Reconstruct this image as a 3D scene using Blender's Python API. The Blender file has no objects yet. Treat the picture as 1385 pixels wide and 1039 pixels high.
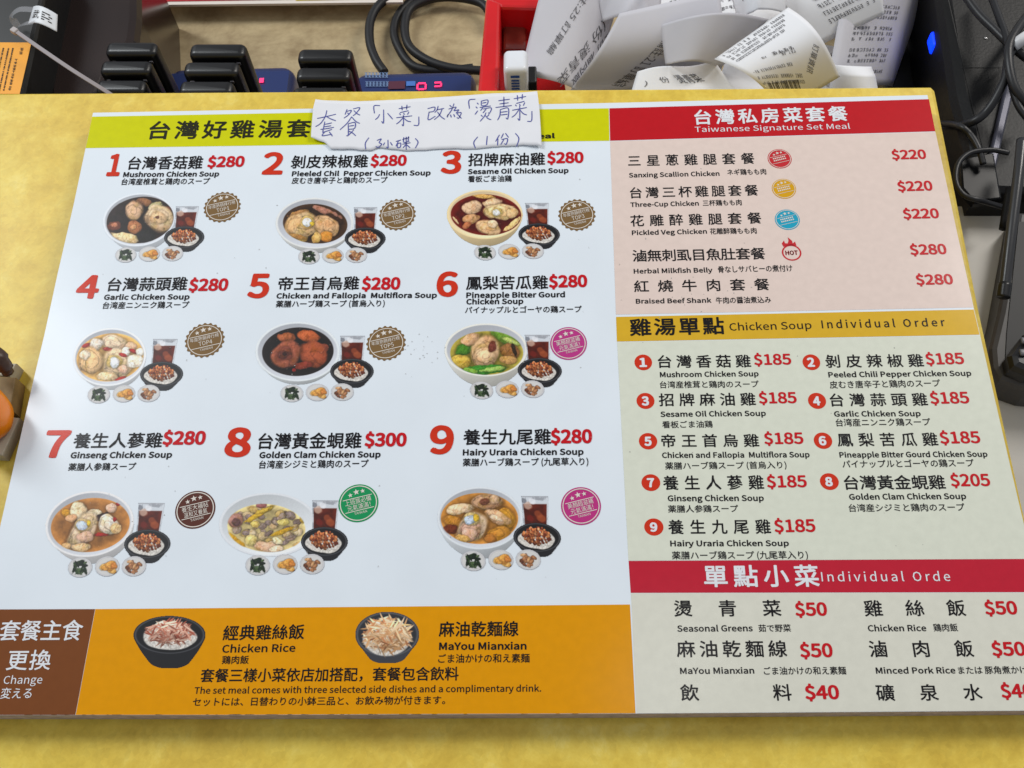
import bpy, math, os, random
import numpy as np
from mathutils import Vector, Matrix

random.seed(7)
rng = np.random.default_rng(11)
scene = bpy.context.scene
COL = scene.collection

# ------------------------------------------------------------------ camera
# photo measures (1385 x 1039): focal length, vanishing point of the card's long axis -> a plain pinhole pose
W, H, F = 1385.0, 1039.0, 1430.0
PP = np.array([W / 2, H / 2])
_dv = np.array([(702 - PP[0]) / F, (-2448 - PP[1]) / F, 1.0]); _dv /= np.linalg.norm(_dv)
_e1 = np.cross([0, 1, 0], _dv); _e1 /= np.linalg.norm(_e1)
_e2 = np.cross(_dv, _e1)
_a = math.radians(-1.86)
_h = _e1 * math.cos(_a) + _e2 * math.sin(_a)
if _h[0] < 0: _h = -_h
_n = np.cross(_h, _dv)
if _n[2] > 0: _n = -_n
CAMH = 0.412                                   # camera height over the menu card
# axes of the world (x right along the card, y away from the viewer, z up) in camera coordinates (x right, y down, z forward)
R3 = np.array([_h, _dv, _n])                   # rows: world x, y, z
_c0 = np.array([(650 - PP[0]) / F, (520 - PP[1]) / F, 1.0])
_c0 = _c0 * (CAMH / -(_c0 @ _n))
CAM = np.array([-(_c0 @ _h), -(_c0 @ _dv), CAMH])

def at(px, py, z=0.0):
    """the world point that a photo pixel shows on the level z"""
    r = R3 @ np.array([(px - PP[0]) / F, (py - PP[1]) / F, 1.0])
    return CAM + r * ((z - CAM[2]) / r[2])

def atv(p, z=0.0):
    p = np.asarray(p, float)
    d = np.stack([(p[:, 0] - PP[0]) / F, (p[:, 1] - PP[1]) / F, np.ones(len(p))], 1) @ R3.T
    return CAM + d * ((z - CAM[2]) / d[:, 2])[:, None]

cam_d = bpy.data.cameras.new('camera')
cam = bpy.data.objects.new('camera', cam_d); COL.objects.link(cam)
M = Matrix([[R3[0][0], -R3[0][1], -R3[0][2], CAM[0]],
            [R3[1][0], -R3[1][1], -R3[1][2], CAM[1]],
            [R3[2][0], -R3[2][1], -R3[2][2], CAM[2]], [0, 0, 0, 1]])
cam.matrix_world = M
cam_d.sensor_width = 36; cam_d.lens = 36 * F / W
cam_d.clip_start = 0.01; cam_d.clip_end = 50
cam_d.dof.use_dof = True; cam_d.dof.focus_distance = 0.455; cam_d.dof.aperture_fstop = 55
scene.camera = cam

# ------------------------------------------------------------------ world, lamps, exposure
wd = bpy.data.worlds.new('World'); scene.world = wd; wd.use_nodes = True
bg = wd.node_tree.nodes['Background']
bg.inputs[0].default_value = (0.90, 0.94, 1.0, 1); bg.inputs[1].default_value = 0.36
def lamp(name, loc, target, size, power, col):
    d = bpy.data.lights.new(name, 'AREA'); d.shape = 'RECTANGLE'; d.size = size[0]; d.size_y = size[1]
    d.energy = power; d.color = col
    o = bpy.data.objects.new(name, d); COL.objects.link(o); o.location = loc
    o.rotation_euler = (Vector(target) - Vector(loc)).to_track_quat('-Z', 'Y').to_euler()
    return o
lamp('ceiling_lamp', (-1.0, 0.74, 1.08), (-.05, 0.08, 0), (0.22, 0.7), 12.6, (0.93, 0.98, 1.0))
lamp('ceiling_lamp', (0.95, 0.86, 1.0), (0.1, 0.08, 0), (0.22, 0.6), 10, (1.0, 0.955, 0.89))
# the lamp whose faint reflection shows in the laminate near the lower edge
_p = at(905, 925); _d = (_p - CAM) * np.array([1, 1, -1]); _l = _p + _d / _d[2] * 1.5
lamp('ceiling_lamp', tuple(_l), tuple(_p), (0.16, 0.2), .6, (1.0, 0.98, 0.94))
scene.view_settings.view_transform = 'Standard'; scene.view_settings.look = 'None'
scene.view_settings.exposure = 0.06; scene.view_settings.gamma = 1.0
scene.view_settings.use_curve_mapping = False

# ------------------------------------------------------------------ helpers
def lin(c):
    c = np.asarray(c, float) / 255.0
    return np.where(c <= 0.04045, c / 12.92, ((c + 0.055) / 1.055) ** 2.4)

def tag(o, label, cat, group=None):
    o['label'] = label; o['category'] = cat
    if group: o['group'] = group
    return o

def link(name, me, parent=None, mat=None):
    o = bpy.data.objects.new(name, me); COL.objects.link(o)
    if parent is not None: o.parent = parent
    if mat is not None and me is not None: me.materials.append(mat)
    return o

def thing(name, label, cat, loc=(0, 0, 0), group=None):
    o = bpy.data.objects.new(name, None); COL.objects.link(o); o.location = loc
    o.empty_display_size = 0.02
    return tag(o, label, cat, group)

def mesh(name, v, f, smooth=False):
    me = bpy.data.meshes.new(name)
    me.from_pydata([tuple(map(float, p)) for p in v], [], [tuple(int(i) for i in q) for q in f]); me.update()
    if smooth: me.polygons.foreach_set('use_smooth', [True] * len(me.polygons))
    return me

_mats = {}
def pmat(name, col, rough=0.5, spec=0.5, var=0.0, scale=30.0, bump=0.0, metal=0.0, alpha=1.0, coat=0.0, trans=0.0, col2=None):
    """principled paint / plastic / paper with fine procedural variation; col in 0..255 sRGB albedo"""
    key = (name,)
    if key in _mats: return _mats[key]
    m = bpy.data.materials.new(name); m.use_nodes = True
    nt = m.node_tree; b = nt.nodes['Principled BSDF']
    c = lin(col)
    b.inputs['Base Color'].default_value = (*c, 1); b.inputs['Roughness'].default_value = rough
    b.inputs['Specular IOR Level'].default_value = spec; b.inputs['Metallic'].default_value = metal
    b.inputs['Coat Weight'].default_value = coat; b.inputs['Coat Roughness'].default_value = .16; b.inputs['Transmission Weight'].default_value = trans
    b.inputs['Alpha'].default_value = alpha
    if var or bump:
        tc = nt.nodes.new('ShaderNodeTexCoord'); nz = nt.nodes.new('ShaderNodeTexNoise')
        nz.inputs['Scale'].default_value = scale; nz.inputs['Detail'].default_value = 6
        nt.links.new(tc.outputs['Object'], nz.inputs['Vector'])
        if var:
            mx = nt.nodes.new('ShaderNodeMix'); mx.data_type = 'RGBA'
            d = lin(col2) if col2 is not None else c * (1 - var)
            mx.inputs[6].default_value = (*d, 1); mx.inputs[7].default_value = (*np.minimum(c * (1 + (0 if col2 is not None else var * .5)), 1), 1)
            rp = nt.nodes.new('ShaderNodeMapRange'); rp.inputs[1].default_value = .3; rp.inputs[2].default_value = .7
            nt.links.new(nz.outputs[0], rp.inputs[0]); nt.links.new(rp.outputs[0], mx.inputs[0])
            nt.links.new(mx.outputs[2], b.inputs['Base Color'])
        if bump:
            bp = nt.nodes.new('ShaderNodeBump'); bp.inputs['Strength'].default_value = bump; bp.inputs['Distance'].default_value = 0.001
            nt.links.new(nz.outputs[0], bp.inputs['Height']); nt.links.new(bp.outputs[0], b.inputs['Normal'])
    _mats[key] = m
    return m

def ink(col, name=None):
    """flat print under the card's laminate"""
    return pmat(name or 'print_%d_%d_%d' % tuple(col), col, rough=0.42, spec=0.06, var=0.04, scale=260, bump=0.0, coat=.18)

def printmat():
    if 'photo_print' in bpy.data.materials: return bpy.data.materials['photo_print']
    m = bpy.data.materials.new('photo_print'); m.use_nodes = True; nt = m.node_tree; b = nt.nodes['Principled BSDF']
    a = nt.nodes.new('ShaderNodeAttribute'); a.attribute_name = 'print'
    nt.links.new(a.outputs['Color'], b.inputs['Base Color'])
    b.inputs['Roughness'].default_value = 0.42; b.inputs['Specular IOR Level'].default_value = 0.3
    return m

# ---- solid shapes
def rbox_v(sx, sy, sz, r=0.003, seg=3):
    """rounded box centred in x, y, standing on z=0: stacked rounded rectangles"""
    def ring(hx, hy, rr, z):
        P = []
        for (cx, cy, a0) in ((hx - rr, hy - rr, 0), (-hx + rr, hy - rr, 90), (-hx + rr, -hy + rr, 180), (hx - rr, -hy + rr, 270)):
            for k in range(seg + 1):
                a = math.radians(a0 + 90 * k / seg); P.append((cx + rr * math.cos(a), cy + rr * math.sin(a), z))
        return P
    r = min(r, sx / 2.01, sy / 2.01, sz / 2.01)
    rings = []
    for k in range(seg + 1):
        a = math.pi / 2 * k / seg; ins = r * (1 - math.sin(a))
        rings.append(ring(sx / 2 - ins, sy / 2 - ins, max(r - ins, r * 0.05) if ins else r, r * (1 - math.cos(a))))
    for k in range(seg + 1):
        a = math.pi / 2 * k / seg; ins = r * (1 - math.cos(a))
        rings.append(ring(sx / 2 - ins, sy / 2 - ins, max(r - ins, r * 0.05), sz - r + r * math.sin(a)))
    n = len(rings[0]); V = [p for q in rings for p in q]; Fc = []
    for i in range(len(rings) - 1):
        for j in range(n):
            Fc.append((i * n + j, i * n + (j + 1) % n, (i + 1) * n + (j + 1) % n, (i + 1) * n + j))
    Fc.append(tuple(range(n - 1, -1, -1))); Fc.append(tuple((len(rings) - 1) * n + j for j in range(n)))
    return np.array(V), Fc

def prism(poly, z0, z1, bevel=0.0):
    """solid from a floor outline given as world xy (counter-clockwise or not)"""
    P = np.array([p[:2] for p in poly], float)
    ar = np.sum(P[:, 0] * np.roll(P[:, 1], -1) - np.roll(P[:, 0], -1) * P[:, 1])
    if ar < 0: P = P[::-1]
    n = len(P); c = P.mean(0)
    lv = [(P, z0), (P, z1 - bevel)]
    if bevel:
        e = np.roll(P, -1, 0) - np.roll(P, 1, 0); nr = np.stack([e[:, 1], -e[:, 0]], 1); nr /= np.linalg.norm(nr, axis=1)[:, None] + 1e-12
        lv.append((P - nr * bevel * .35, z1 - bevel * .3)); lv.append((P - nr * bevel, z1))
    V = []; Fc = []
    for q, z in lv: V += [(x, y, z) for x, y in q]
    for i in range(len(lv) - 1):
        for j in range(n): Fc.append((i * n + j, i * n + (j + 1) % n, (i + 1) * n + (j + 1) % n, (i + 1) * n + j))
    Fc.append(tuple(range(n - 1, -1, -1))); Fc.append(tuple((len(lv) - 1) * n + j for j in range(n)))
    return V, Fc

def spline(pts, n=12):
    P = np.array(pts, float)
    if len(P) < 3: return np.array([P[0] + (P[-1] - P[0]) * t for t in np.linspace(0, 1, n)])
    Q = np.vstack([2 * P[0] - P[1], P, 2 * P[-1] - P[-2]]); out = []
    for i in range(1, len(Q) - 2):
        for t in np.linspace(0, 1, n, endpoint=False):
            a, b, c, d = Q[i - 1], Q[i], Q[i + 1], Q[i + 2]
            out.append(.5 * ((2 * b) + (-a + c) * t + (2 * a - 5 * b + 4 * c - d) * t * t + (-a + 3 * b - 3 * c + d) * t ** 3))
    out.append(P[-1]); return np.array(out)

def tube(pts, r, sides=10, n=10, taper=None):
    C = spline(pts, n); V = []; Fc = []; up = np.array([0.13, 0.21, 1.0])
    T = np.gradient(C, axis=0); T /= np.linalg.norm(T, axis=1)[:, None] + 1e-12
    u = np.cross(T[0], up); u /= np.linalg.norm(u)
    for i, (c, t) in enumerate(zip(C, T)):
        u = u - t * (u @ t); u /= np.linalg.norm(u); w = np.cross(t, u)
        rr = r if taper is None else r * taper[min(int(i / len(C) * len(taper)), len(taper) - 1)]
        for k in range(sides):
            a = 2 * math.pi * k / sides; V.append(c + (u * math.cos(a) + w * math.sin(a)) * rr)
    for i in range(len(C) - 1):
        for k in range(sides): Fc.append((i * sides + k, i * sides + (k + 1) % sides, (i + 1) * sides + (k + 1) % sides, (i + 1) * sides + k))
    Fc.append(tuple(range(sides - 1, -1, -1))); Fc.append(tuple((len(C) - 1) * sides + k for k in range(sides)))
    return V, Fc

def merge(parts):
    V = []; Fc = []
    for v, f in parts:
        o = len(V); V += [tuple(p) for p in v]; Fc += [tuple(i + o for i in q) for q in f]
    return V, Fc

# ------------------------------------------------------------------ lettering (Blender's own bundled faces)
FD = bpy.utils.system_resource('DATAFILES', path='fonts')
def _font(n):
    try: return bpy.data.fonts.load(os.path.join(FD, n))
    except Exception: return None
CJK = _font('Noto Sans CJK Regular.woff2')
_gc = {}
TS = bpy.data.scenes.new('lettering')
def glyphs(s, font, off, track=1.0):
    key = (s, font.name if font else '', off, track)
    if key in _gc: return _gc[key]
    c = bpy.data.curves.new('tmp', 'FONT'); c.body = s
    if font: c.font = font
    c.dimensions = '2D'; c.fill_mode = 'BOTH'; c.resolution_u = 6 if len(s) <= 4 and s[0] in '$0123456789' else 2; c.space_character = track
    o = bpy.data.objects.new('tmp', c); TS.collection.objects.link(o)
    vl = TS.view_layers[0]; vl.update()
    m = bpy.data.meshes.new_from_object(o.evaluated_get(vl.depsgraph))
    v = np.zeros(len(m.vertices) * 3); m.vertices.foreach_get('co', v); v = v.reshape(-1, 3)[:, :2]
    f = [tuple(p.vertices) for p in m.polygons]
    bpy.data.objects.remove(o); bpy.data.curves.remove(c); bpy.data.meshes.remove(m)
    _gc[key] = (v, f); return _gc[key]
_g = glyphs('國', CJK, 0)[0]; _g2 = glyphs('國國', CJK, 0)[0]
EM = _g2[:, 0].max() - _g[:, 0].max()
BOXW = _g[:, 0].max() - _g[:, 0].min(); BOXH = _g[:, 1].max() - _g[:, 1].min(); BOXC = _g.max(0) / 2 + _g.min(0) / 2
_H = glyphs('H', CJK, 0)[0]; CAPI = _H[:, 1].max() - _H[:, 1].min()

def row_cjk(s, cw, bold=0.02):
    """characters set one by one, evenly: unit box height 1, x from 0 to 1, cw = char width / line width"""
    n = len(s); V = []; Fc = []
    for i, ch in enumerate(s):
        if ch == ' ': continue
        v, f = glyphs(ch, CJK, 0)
        cx = cw / 2 + (1 - cw) * (i / max(n - 1, 1)) if n > 1 else .5
        q = np.stack([(v[:, 0] - BOXC[0]) / BOXW * cw + cx, (v[:, 1] - BOXC[1]) / BOXH + .5], 1)
        o = len(V); V += list(q); Fc += [tuple(a + o for a in g) for g in f]
    return np.array(V), Fc, (bold / .92 * cw * .92, bold)
def row_fit(s, bold=0.02, font=None):
    """a whole line, kana and brackets with their own widths: bbox fitted to the unit box"""
    v, f = glyphs(s, CJK, 0)
    x0, x1 = v[:, 0].min(), v[:, 0].max(); y0, y1 = BOXC[1] - BOXH / 2, BOXC[1] + BOXH / 2
    return np.stack([(v[:, 0] - x0) / (x1 - x0), (v[:, 1] - y0) / (y1 - y0)], 1), f, (bold * BOXH / (x1 - x0), bold)
def row_lat(s, bold=0.03, track=1.0):
    """Latin line: baseline at 0, capital height 1, x from 0 to 1"""
    v, f = glyphs(s, CJK, 0, track); x0, x1 = v[:, 0].min(), v[:, 0].max()
    return np.stack([(v[:, 0] - x0) / (x1 - x0), v[:, 1] / CAPI], 1), f, (bold * CAPI / .727 / (x1 - x0), bold / .727)

SMALLB = ((0, 0), (1, .3), (-1, -.3), (.3, -1), (-.3, 1), (.75, -.75), (-.75, .75), (.75, .75), (-.75, -.75))
BIGB = [(0, 0)] + [(math.cos(t) * r, math.sin(t) * r) for r, k in ((.5, 6), (1, 18)) for t in np.linspace(0, 6.2832, k, endpoint=False)]
def lay(row, x0, yb0, x1, yb1, h):
    """put a unit row on the card: bottom line from (x0,yb0) to (x1,yb1) in photo pixels, h high"""
    v, f, (bx, by) = row
    A, B = at(x0, yb0)[:2], at(x1, yb1)[:2]; hy = at(x0, yb0 - h)[1] - A[1]
    d = B - A; L = np.linalg.norm(d); u = d / L; w = np.array([-u[1], u[0]])
    out = []; fs = []; k = 0
    for ox, oy in (((0, 0),) if bx <= 1e-6 else SMALLB if by < .07 else BIGB):
        q = A + (v[:, :1] + ox * bx) * d + (v[:, 1:2] + oy * by) * w * hy
        out.append(np.column_stack([q, np.full(len(q), .0000022 * k)])); fs += [tuple(i + k * len(v) for i in g) for g in f]; k += 1
    return np.vstack(out), fs

ZT = 0.00016
def put(name, parts, col, parent, z=ZT, label=None):
    V = []; Fc = []
    for v, f in parts:
        o = len(V); V += [(p[0], p[1], z + (p[2] if len(p) > 2 else 0)) for p in v]; Fc += [tuple(i + o for i in q) for q in f]
    o = link(name, mesh(name, V, Fc), parent, ink(col))
    if label: o['label'] = label
    return o

# ------------------------------------------------------------------ the setting
ZC = -0.011                                    # counter surface, the menu board lies on it
def counter_mat():
    m = bpy.data.materials.new('yellow_laminate'); m.use_nodes = True; nt = m.node_tree; b = nt.nodes['Principled BSDF']
    L = nt.links.new
    tc = nt.nodes.new('ShaderNodeTexCoord')
    n1 = nt.nodes.new('ShaderNodeTexNoise'); n1.inputs['Scale'].default_value = 60; n1.inputs['Detail'].default_value = 10; n1.inputs['Roughness'].default_value = .74; n1.inputs['Distortion'].default_value = .25
    n2 = nt.nodes.new('ShaderNodeTexNoise'); n2.inputs['Scale'].default_value = 17; n2.inputs['Detail'].default_value = 5; n2.inputs['Distortion'].default_value = .3
    n3 = nt.nodes.new('ShaderNodeTexVoronoi'); n3.inputs['Scale'].default_value = 430; n3.feature = 'F1'
    for n in (n1, n2, n3): L(tc.outputs['Object'], n.inputs['Vector'])
    r1 = nt.nodes.new('ShaderNodeValToRGB'); e = r1.color_ramp.elements
    e[0].position = .28; e[0].color = (*lin((206, 172, 60)), 1); e[1].position = .74; e[1].color = (*lin((240, 219, 122)), 1)
    k = e.new(.47); k.color = (*lin((223, 191, 74)), 1); k = e.new(.58); k.color = (*lin((231, 202, 86)), 1)
    L(n1.outputs[0], r1.inputs[0])
    mx = nt.nodes.new('ShaderNodeMix'); mx.data_type = 'RGBA'; mx.blend_type = 'OVERLAY'; mx.inputs[0].default_value = .55
    r2 = nt.nodes.new('ShaderNodeMapRange'); r2.inputs[1].default_value = .3; r2.inputs[2].default_value = .7; r2.inputs[3].default_value = .455; r2.inputs[4].default_value = .545
    L(n2.outputs[0], r2.inputs[0]); L(r1.outputs[0], mx.inputs[6]); L(r2.outputs[0], mx.inputs[7])
    m2 = nt.nodes.new('ShaderNodeMix'); m2.data_type = 'RGBA'; m2.blend_type = 'MULTIPLY'; m2.inputs[0].default_value = .26
    r3 = nt.nodes.new('ShaderNodeMapRange'); r3.inputs[1].default_value = 0; r3.inputs[2].default_value = .8; r3.inputs[3].default_value = .72; r3.inputs[4].default_value = 1.1
    L(n3.outputs['Color'], r3.inputs[0]); L(mx.outputs[2], m2.inputs[6]); L(r3.outputs[0], m2.inputs[7])
    L(m2.outputs[2], b.inputs['Base Color'])
    b.inputs['Roughness'].default_value = .42; b.inputs['Specular IOR Level'].default_value = .35
    bp = nt.nodes.new('ShaderNodeBump'); bp.inputs['Strength'].default_value = .12; bp.inputs['Distance'].default_value = .0006
    L(n1.outputs[0], bp.inputs['Height']); L(bp.outputs[0], b.inputs['Normal'])
    return m
p = [at(-160, 126.5, ZC), at(1259, 116, ZC), at(1266, 122, ZC), at(1326, 420, ZC), at(1357, 560, ZC), at(1463, 1040, ZC), at(1500, 1210, ZC), at(-260, 1210, ZC)]
ct = link('counter', mesh('counter', *prism(p, ZC - .035, ZC, .0022)), None, counter_mat()); ct['kind'] = 'structure'

ZD = -0.16                                     # the work desk behind the counter
def desk_mat():
    m = bpy.data.materials.new('beige_desk'); m.use_nodes = True; nt = m.node_tree; b = nt.nodes['Principled BSDF']; L = nt.links.new
    tc = nt.nodes.new('ShaderNodeTexCoord'); mp = nt.nodes.new('ShaderNodeMapping'); mp.inputs['Scale'].default_value = (1, 1.3, 1)
    L(tc.outputs['Object'], mp.inputs[0])
    n1 = nt.nodes.new('ShaderNodeTexNoise'); n1.inputs['Scale'].default_value = 20; n1.inputs['Detail'].default_value = 10; n1.inputs['Roughness'].default_value = .7; n1.inputs['Distortion'].default_value = .2
    L(mp.outputs[0], n1.inputs['Vector'])
    r = nt.nodes.new('ShaderNodeValToRGB'); e = r.color_ramp.elements
    e[0].position = .34; e[0].color = (*lin((140, 118, 84)), 1); e[1].position = .62; e[1].color = (*lin((196, 176, 136)), 1)
    L(n1.outputs[0], r.inputs[0]); L(r.outputs[0], b.inputs['Base Color']); b.inputs['Roughness'].default_value = .45
    return m
v, f = prism([(-.75, .18), (.42, .18), (.42, .9), (-.75, .9)], ZD - .03, ZD, .002)
o = link('desk', mesh('desk', v, f), None, desk_mat()); o['kind'] = 'structure'
# white lower shelf to the right of the counter
ZS = -0.065
v, f = prism([at(1250, 276, ZS), at(1480, 283, ZS), at(1750, 1200, ZS), at(1300, 1200, ZS)], ZS - .02, ZS, .003)
o = link('side_shelf', mesh('side_shelf', v, f), None, pmat('white_shelf', (214, 211, 206), .5, .4, .14, 14, .1)); o['kind'] = 'structure'
v, f = prism([(-2.5, -2), (2.5, -2), (2.5, 2.5), (-2.5, 2.5)], -.82, -.80)
o = link('floor', mesh('floor', v, f), None, pmat('dark_floor', (60, 56, 52), .6, .4, .3, 6)); o['kind'] = 'structure'

# ------------------------------------------------------------------ the menu board
menu = thing('menu_board', 'large laminated chicken soup menu in Chinese, English and Japanese lying on the yellow counter', 'menu', (0, 0, 0))
INK = (27, 25, 28); RED = (196, 24, 34); ORED = (205, 52, 28); WHITE = (226, 228, 232)
CORN = [(125.8, 152.6), (115.8, 200), (100, 275), (78, 370), (60, 453), (47, 507), (16.5, 640), (0, 713), (-58, 967.3), (300, 967.3), (860, 965.2), (1120, 963.4), (1444, 961), (1363, 616), (1326, 455), (1317, 417), (1264.5, 178), (1254.4, 128.7), (840, 139), (423, 147)]
v, f = prism([at(*q) for q in CORN], ZC + .0006, 0, .0)
board = link('sheet', mesh('sheet', v, f), menu, pmat('card_white', (226, 233, 240), .42, .1, .035, 25, .02, coat=.18))
board.data.materials.append(pmat('card_edge', (176, 160, 158), .6, .3, .25, 300))
for pl in board.data.polygons:
    if abs(pl.normal.z) < .5: pl.material_index = 1

def panel(name, pts, col, label=None, z=0.00006):
    V = [(p[0], p[1], z) for p in (at(*q) for q in pts)]
    n = len(V); Vn = V[::-1]
    o = link(name, mesh(name, Vn, [tuple(range(n))]), menu, ink(col)); 
    if o.data.polygons[0].normal.z < 0: o.data.flip_normals()
    if label: o['label'] = label
    return o
panel('title_band', [(124.8, 158), (423, 152.5), (823.5, 146.7), (824.3, 190.6), (423, 196), (115.9, 200.5)], (206, 206, 6), 'lime yellow title band')
panel('title_band', [(824.2, 146.7), (1256.4, 134.3), (1265, 177.8), (825.2, 190.6)], (190, 24, 34), 'red title band at the top right')
panel('price_panel', [(825.2, 191.4), (1265.2, 178.6), (1316.2, 416), (833, 425.6)], (226, 206, 196), 'pale pink panel')
panel('title_band', [(833.2, 428.8), (1316.9, 418.8), (1324.9, 452.8), (834.4, 462.2)], (216, 172, 44), 'mustard title band')
panel('price_panel', [(834.6, 463), (1325.6, 453.6), (1362.6, 616), (1396, 756), (850, 758.5)], (218, 220, 204), 'pale cream panel')
panel('title_band', [(850.2, 758.9), (1396, 756.2), (1406.5, 801), (853, 802)], (190, 34, 54), 'crimson title band')
panel('price_panel', [(853.3, 802.6), (1406.6, 801.6), (1443.5, 960.6), (861, 964.8)], (218, 216, 202), 'pale cream panel at the bottom')
panel('change_panel', [(-23.5, 824.5), (128.5, 824), (102, 967), (-57.5, 967)], (122, 70, 36), 'brown panel')
panel('set_meal_panel', [(129, 824), (490, 821), (852, 817.8), (859.6, 964.8), (300, 967), (102.5, 967)], (224, 150, 0), 'orange panel')
# worn lower edge: thin dark chips along the cut of the print
chips = []
for i in range(34):
    x = random.uniform(0, 858); w = random.uniform(3, 16); y = 966.9 + (x / 860) * -1.6
    chips.append(([at(x, y + .5)[:2], at(x + w, y + .4)[:2], at(x + w * .7, y - random.uniform(-.2, .15))[:2], at(x + w * .2, y - random.uniform(-.2, .2))[:2]], [(0, 1, 2, 3)]))
put('edge_wear', chips, (70, 50, 30), menu, .00012)

# ---- the nine set meals: number, names, price
SETS = [
 ('1', (144.9, 210, 160, 237.4), '台灣香菇雞', (171.8, 229.8, 271.9, 228.6, 16.5), '$280', (281, 226, 329, 225, 13), [('Mushroom Chicken Soup', (166.7, 239.6, 295.7, 238.6, 6.2))], ('台湾産椎茸と鶏肉のスープ', (163.7, 250.6, 283, 249.6, 8.4))),
 ('2', (355.6, 207.9, 380, 235.3), '剝皮辣椒雞', (394, 228, 496, 226.8, 16.2), '$280', (501.8, 224.5, 548.7, 223.6, 13.2), [('Pieeled Chil  Pepper Chicken Soup', (395, 238.5, 582, 237.2, 6.2))], ('皮むき唐辛子と鶏肉のスープ', (394.4, 249, 523.6, 247.8, 8.2))),
 ('3', (597.5, 206, 621.7, 233.8), '招牌麻油雞', (634.4, 225, 736, 223.6, 16), '$280', (741, 220.6, 788.4, 219.8, 13.4), [('Sesame Oil Chicken Soup', (633, 235.6, 768.7, 233.9, 6.2))], ('看板ごま油鶏', (633, 246.8, 692, 246, 8.2))),
 ('4', (102.9, 374, 129.8, 403), '台灣蒜頭雞', (144, 394.2, 251, 392.8, 17), '$280', (255.7, 393.2, 306.7, 392.6, 14.8), [('Garlic Chicken Soup', (140.5, 405.6, 255.7, 405, 6.6))], ('台湾産ニンニク鶏スープ', (138.4, 418, 255, 417, 8.8))),
 ('5', (335.6, 372, 360.8, 402), '帝王首烏雞', (376, 393, 484, 392, 17), '$280', (490, 391.6, 540, 391, 14.9), [('Chicken and Fallopia  Multiflora Soup', (374, 403.8, 590.5, 402.8, 6.5))], ('薬膳ハーブ鶏スープ (首烏入り)', (373, 416, 520, 415, 8.6))),
 ('6', (591.8, 369.5, 617, 400), '鳳梨苦瓜雞', (631.7, 392.4, 740, 391, 17.2), '$280', (743.5, 388.6, 793.4, 387.6, 14.8), [('Pineapple Bitter Gourd', (631, 403, 763.7, 402, 6.8)), ('Chicken Soup', (631, 411.8, 707.5, 411, 6.8))], ('パイナップルとゴーヤの鶏スープ', (629, 424.3, 786.7, 423, 8.8))),
 ('7', (58.8, 584, 88, 618), '養生人蔘雞', (99.3, 606.5, 217, 605.6, 19), '$280', (220.4, 601, 276, 600.6, 16.4), [('Ginseng Chicken Soup', (95.3, 619.8, 232, 619, 7.6))], ('薬膳人参鶏スープ', (92, 637, 183, 636, 9.6))),
 ('8', (304.8, 580.6, 335.4, 616.5), '台灣黃金蜆雞', (348, 607.6, 487, 606.4, 20), '$300', (494, 603.2, 548.4, 603, 16.4), [('Golden Clam Chicken Soup', (350.9, 619.6, 514.3, 618.6, 7.6))], ('台湾産シジミと鶏肉のスープ', (350, 634, 498, 632.4, 10.2))),
 ('9', (582.8, 577.7, 611, 612.7), '養生九尾雞', (628, 602, 744, 601, 19.6), '$280', (746, 599.2, 800, 598.6, 16.8), [('Hairy Uraria Chicken Soup', (626.4, 616, 789, 615, 7.6))], ('薬膳ハーブ鶏スープ (九尾草入り)', (626, 631, 795.8, 629.6, 10))),
]
def cjk_line(s, b, cw=None, bold=.018):
    x0, y0, x1, y1, h = b
    n = len(s)
    c = (cw if cw else (x1 - x0) / n * .86) / (x1 - x0)
    return lay(row_cjk(s, c, bold), x0, y0, x1, y1, h)
for num, nb, name, b, pr, pb, eng, (jp, jb) in SETS:
    put('dish_number', [lay(row_lat(num, .036), nb[0], nb[3], nb[2], nb[3] - .2, nb[3] - nb[1])], ORED, menu)
    put('dish_name', [cjk_line(name, b)], INK, menu)
    put('price', [lay(row_lat(pr, .045), *pb)], RED, menu)
    put('english_name', [lay(row_lat(e, .035), *eb) for e, eb in eng], INK, menu)
    put('japanese_name', [lay(row_fit(jp, .016), *jb)], INK, menu)

# ---- headings
put('heading', [cjk_line('台灣好雞湯套', (199.4, 188.6, 416.6, 185.8, 22.5), 28, .024)], (40, 40, 24), menu, label='black heading on the lime yellow band')
put('english_heading', [lay(row_lat('Set Meal', .045), 686, 188.8, 750, 187, 6)], (40, 40, 24), menu)
put('heading', [cjk_line('台灣私房菜套餐', (940, 169, 1146, 163.6, 18.6), 22.5, .024)], WHITE, menu, label='white heading on the red band')
put('english_heading', [lay(row_lat('Taiwanese Signature Set Meal', .0), 940, 179, 1150, 174.4, 7)], WHITE, menu)
put('heading', [cjk_line('雞湯單點', (854.3, 454.4, 978.6, 452, 21.5), 25.2, .024)], INK, menu, label='black heading on the mustard band')
put('english_heading', [lay(row_lat('Chicken Soup', .005), 987, 447.4, 1098, 444.9, 9.8), lay(row_lat('Individual', .012, 1.14), 1112, 444.2, 1211, 442.6, 10.4), lay(row_lat('Order', .012, 1.14), 1222.5, 442.4, 1278.6, 441.2, 10.4)], INK, menu)
put('heading', [cjk_line('單點小菜', (954.3, 794, 1106.9, 793.4, 27.4), 29, .024)], WHITE, menu, label='white heading on the crimson band')
put('english_heading', [lay(row_lat('Individual Orde', .004, 1.12), 1111.5, 786.6, 1285.7, 786, 12.4)], WHITE, menu)

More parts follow.
